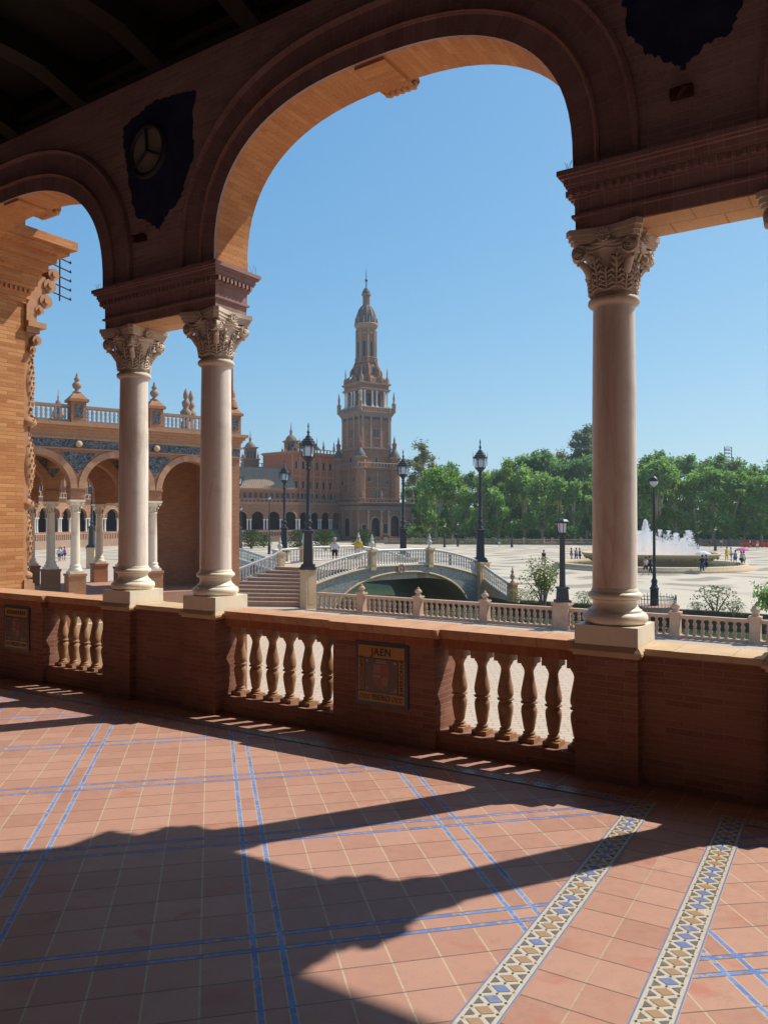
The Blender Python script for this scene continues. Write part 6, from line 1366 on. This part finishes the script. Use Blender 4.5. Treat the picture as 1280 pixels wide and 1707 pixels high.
PP = [(1076, 960, 'walking person in a light shirt before the fountain, left of the globe lamp', 'beige', 'black', 'dark', True, .6), (1083, 958, 'person in black walking right behind the globe lamp pole', 'black', 'black', 'dark', False, .4),
      (1170, 956, 'person in dark clothes under a pale parasol at the fountain rim', 'black', 'navy', 'dark', False, .2), (1177, 955, 'woman in a dark dress beside the pale parasol', 'navy', 'black', 'dark', False, .2),
      (1211, 935, 'small distant figure in yellow right of the fountain', 'yellow', 'yellow', 'dark', False, .2), (1218, 936, 'distant person in white next to the figure in yellow', 'white', 'grey', 'dark', True, .2), (1225, 943, 'distant person in blue walking between the white figure and the pink parasol', 'blue', 'navy', 'dark', True, .3),
      (1235, 946, 'person standing in the shade of the pink parasol', 'white', 'black', 'dark', True, .2), (1239, 946, 'person in white to the right of the pink parasol', 'white', 'grey', 'dark', True, .2),
      (952, 937, 'person in red by the left end of the fountain pool', 'red', 'beige', 'dark', True, .3), (960, 937, 'person in beige beside the one in red at the left of the pool', 'beige', 'navy', 'dark', False, .3), (966, 938, 'dark-clad person nearest to the big column, left of the pool', 'black', 'black', 'dark', False, .2),
      (906, 943, 'person in dark clothes seen through the small tree', 'black', 'beige', 'dark', False, .3)]
for i, (px, yf, lab, tp, bt_, hr, sh, sd_) in enumerate(PP):
    Y = EYE * F / (yf - HZ); person(xy(px, Y), R(90 if i % 2 else 200), lab, tp, bt_, hr, sh, sd_, arm_up=('parasol' in lab and 'shade' in lab or 'under a pale' in lab))
for px, yf, col_, lab in ((1171, 956, 'white', 'small pale parasol held above the couple at the fountain'), (1236, 946, 'pink', 'bright pink parasol held on the plaza at the right')):
    Y = EYE * F / (yf - HZ); p = Vector(xy(px, Y)); r = empty('parasol', p + Vector((0, -.1, 0))); tag(r, lab, 'parasol'); b = MB(); b.lathe([(.75, 1.82), (.72, 1.90), (.5, 2.04), (.2, 2.12), (.02, 2.15)], 0, 0, 0, 8, False, cap=False); b.build('canopy', FAB[col_], r); b = MB(); b.tube([(0, 0, 1.1), (0, 0, 2.2)], .015, 5); b.build('handle', MT['iron'], r)
for i, (px, yf, tp, bt_, lab) in enumerate(((1148, 915, 'white', 'navy', 'tiny figure in white just right of the fountain spray, far back'), (1156, 917, 'red', 'black', 'tiny figure in red far back, beside the one in white'), (1182, 913, 'black', 'black', 'tiny dark figure far back near the park edge'), (1202, 914, 'beige', 'navy', 'tiny figure in beige far back above the yellow figure'), (1262, 916, 'pink', 'white', 'tiny figure in pink before the red barrier at the right edge'), (1250, 914, 'white', 'black', 'tiny figure in white before the red barrier'), (716, 908, 'red', 'white', 'tiny figure in red far off, left of the right bridge lamp'), (832, 912, 'blue', 'white', 'tiny figure in blue on the far plaza under the trees'))):
    Y = EYE * F / (yf - HZ); person(xy(px, Y), R(50 * i), lab, tp, bt_, 'dark', sd_ if False else True)
r = empty('barrier', xy(1238, 150), R(-8)); tag(r, 'long red plastic barrier at the right, in front of the park trees', 'barrier'); b = MB()
for i in range(9): b.box(i * 1.6, i * 1.6 + 1.5, 0, .35, .15, 1.0); b.box(i * 1.6 + .2, i * 1.6 + .5, -.1, .45, 0, .15); b.box(i * 1.6 + 1.0, i * 1.6 + 1.3, -.1, .45, 0, .15)
b.build('panel', flatmat((.45, .07, .03), 'red_plastic'), r)
fb = bush(55, .9, 1.6, LB_, 500, .10, MT['petal'], 'flower_bed')
for i, px in enumerate((700, 745, 790, 835, 880, 1190, 1225)):
    o = fb if i == 0 else cp(fb); o.location = xy(px, 168); o.scale = (2.2, 1, 1.2); tag(o, 'low flower bed on the far plaza edge, %s from the left' % ORD[i], 'flower bed', 'flower beds along the far plaza edge')
# people on the far bank seen between the balusters, and a seated one at the left
for i, (px, Y, lab) in enumerate(((421, 66, 'person in red standing by the second bridge'), (683, 78, 'person seen through the bridge balusters under the right rear lamp'), (750, 74, 'person in dark clothes seen through the right part of the bridge railing'))):
    person(xy(px, Y), R(40 * i), lab, ('red', 'red', 'black')[i], ('grey', 'beige', 'navy')[i], 'dark')
person(xy(52, 60), R(60), 'man in a white shirt seen between the sunlit pier and the portico', 'white', 'navy', 'dark')
for i, (px, Y) in enumerate(((99, 96), (103, 97), (108, 98))):
    person(xy(px, Y), R(70 * i), ('person in white, leftmost of three seen through the second portico arch', 'person in blue, middle of three seen through the second portico arch', 'person in pink, rightmost of three seen through the second portico arch')[i], ('white', 'blue', 'pink')[i], 'navy', 'dark')
bpy.context.view_layer.update()

# ================================================================== HAZE
hz = MB(); hz.box(-420, 420, -90, 560, -2.9, 92); hz = hz.build('haze', [], None)
hm = bpy.data.materials.new('haze'); hm.use_nodes = True; ht = hm.node_tree; ht.nodes.clear()
pv_ = ht.nodes.new('ShaderNodeVolumePrincipled'); pv_.inputs['Density'].default_value = 0.00028; pv_.inputs['Color'].default_value = (0.86, 0.92, 1.0, 1); pv_.inputs['Anisotropy'].default_value = 0.35
ho = ht.nodes.new('ShaderNodeOutputMaterial'); ht.links.new(pv_.outputs[0], ho.inputs['Volume']); hz.data.materials.append(hm)
tag(hz, 'thin pale summer haze filling the air over the plaza', 'haze', kind='stuff')
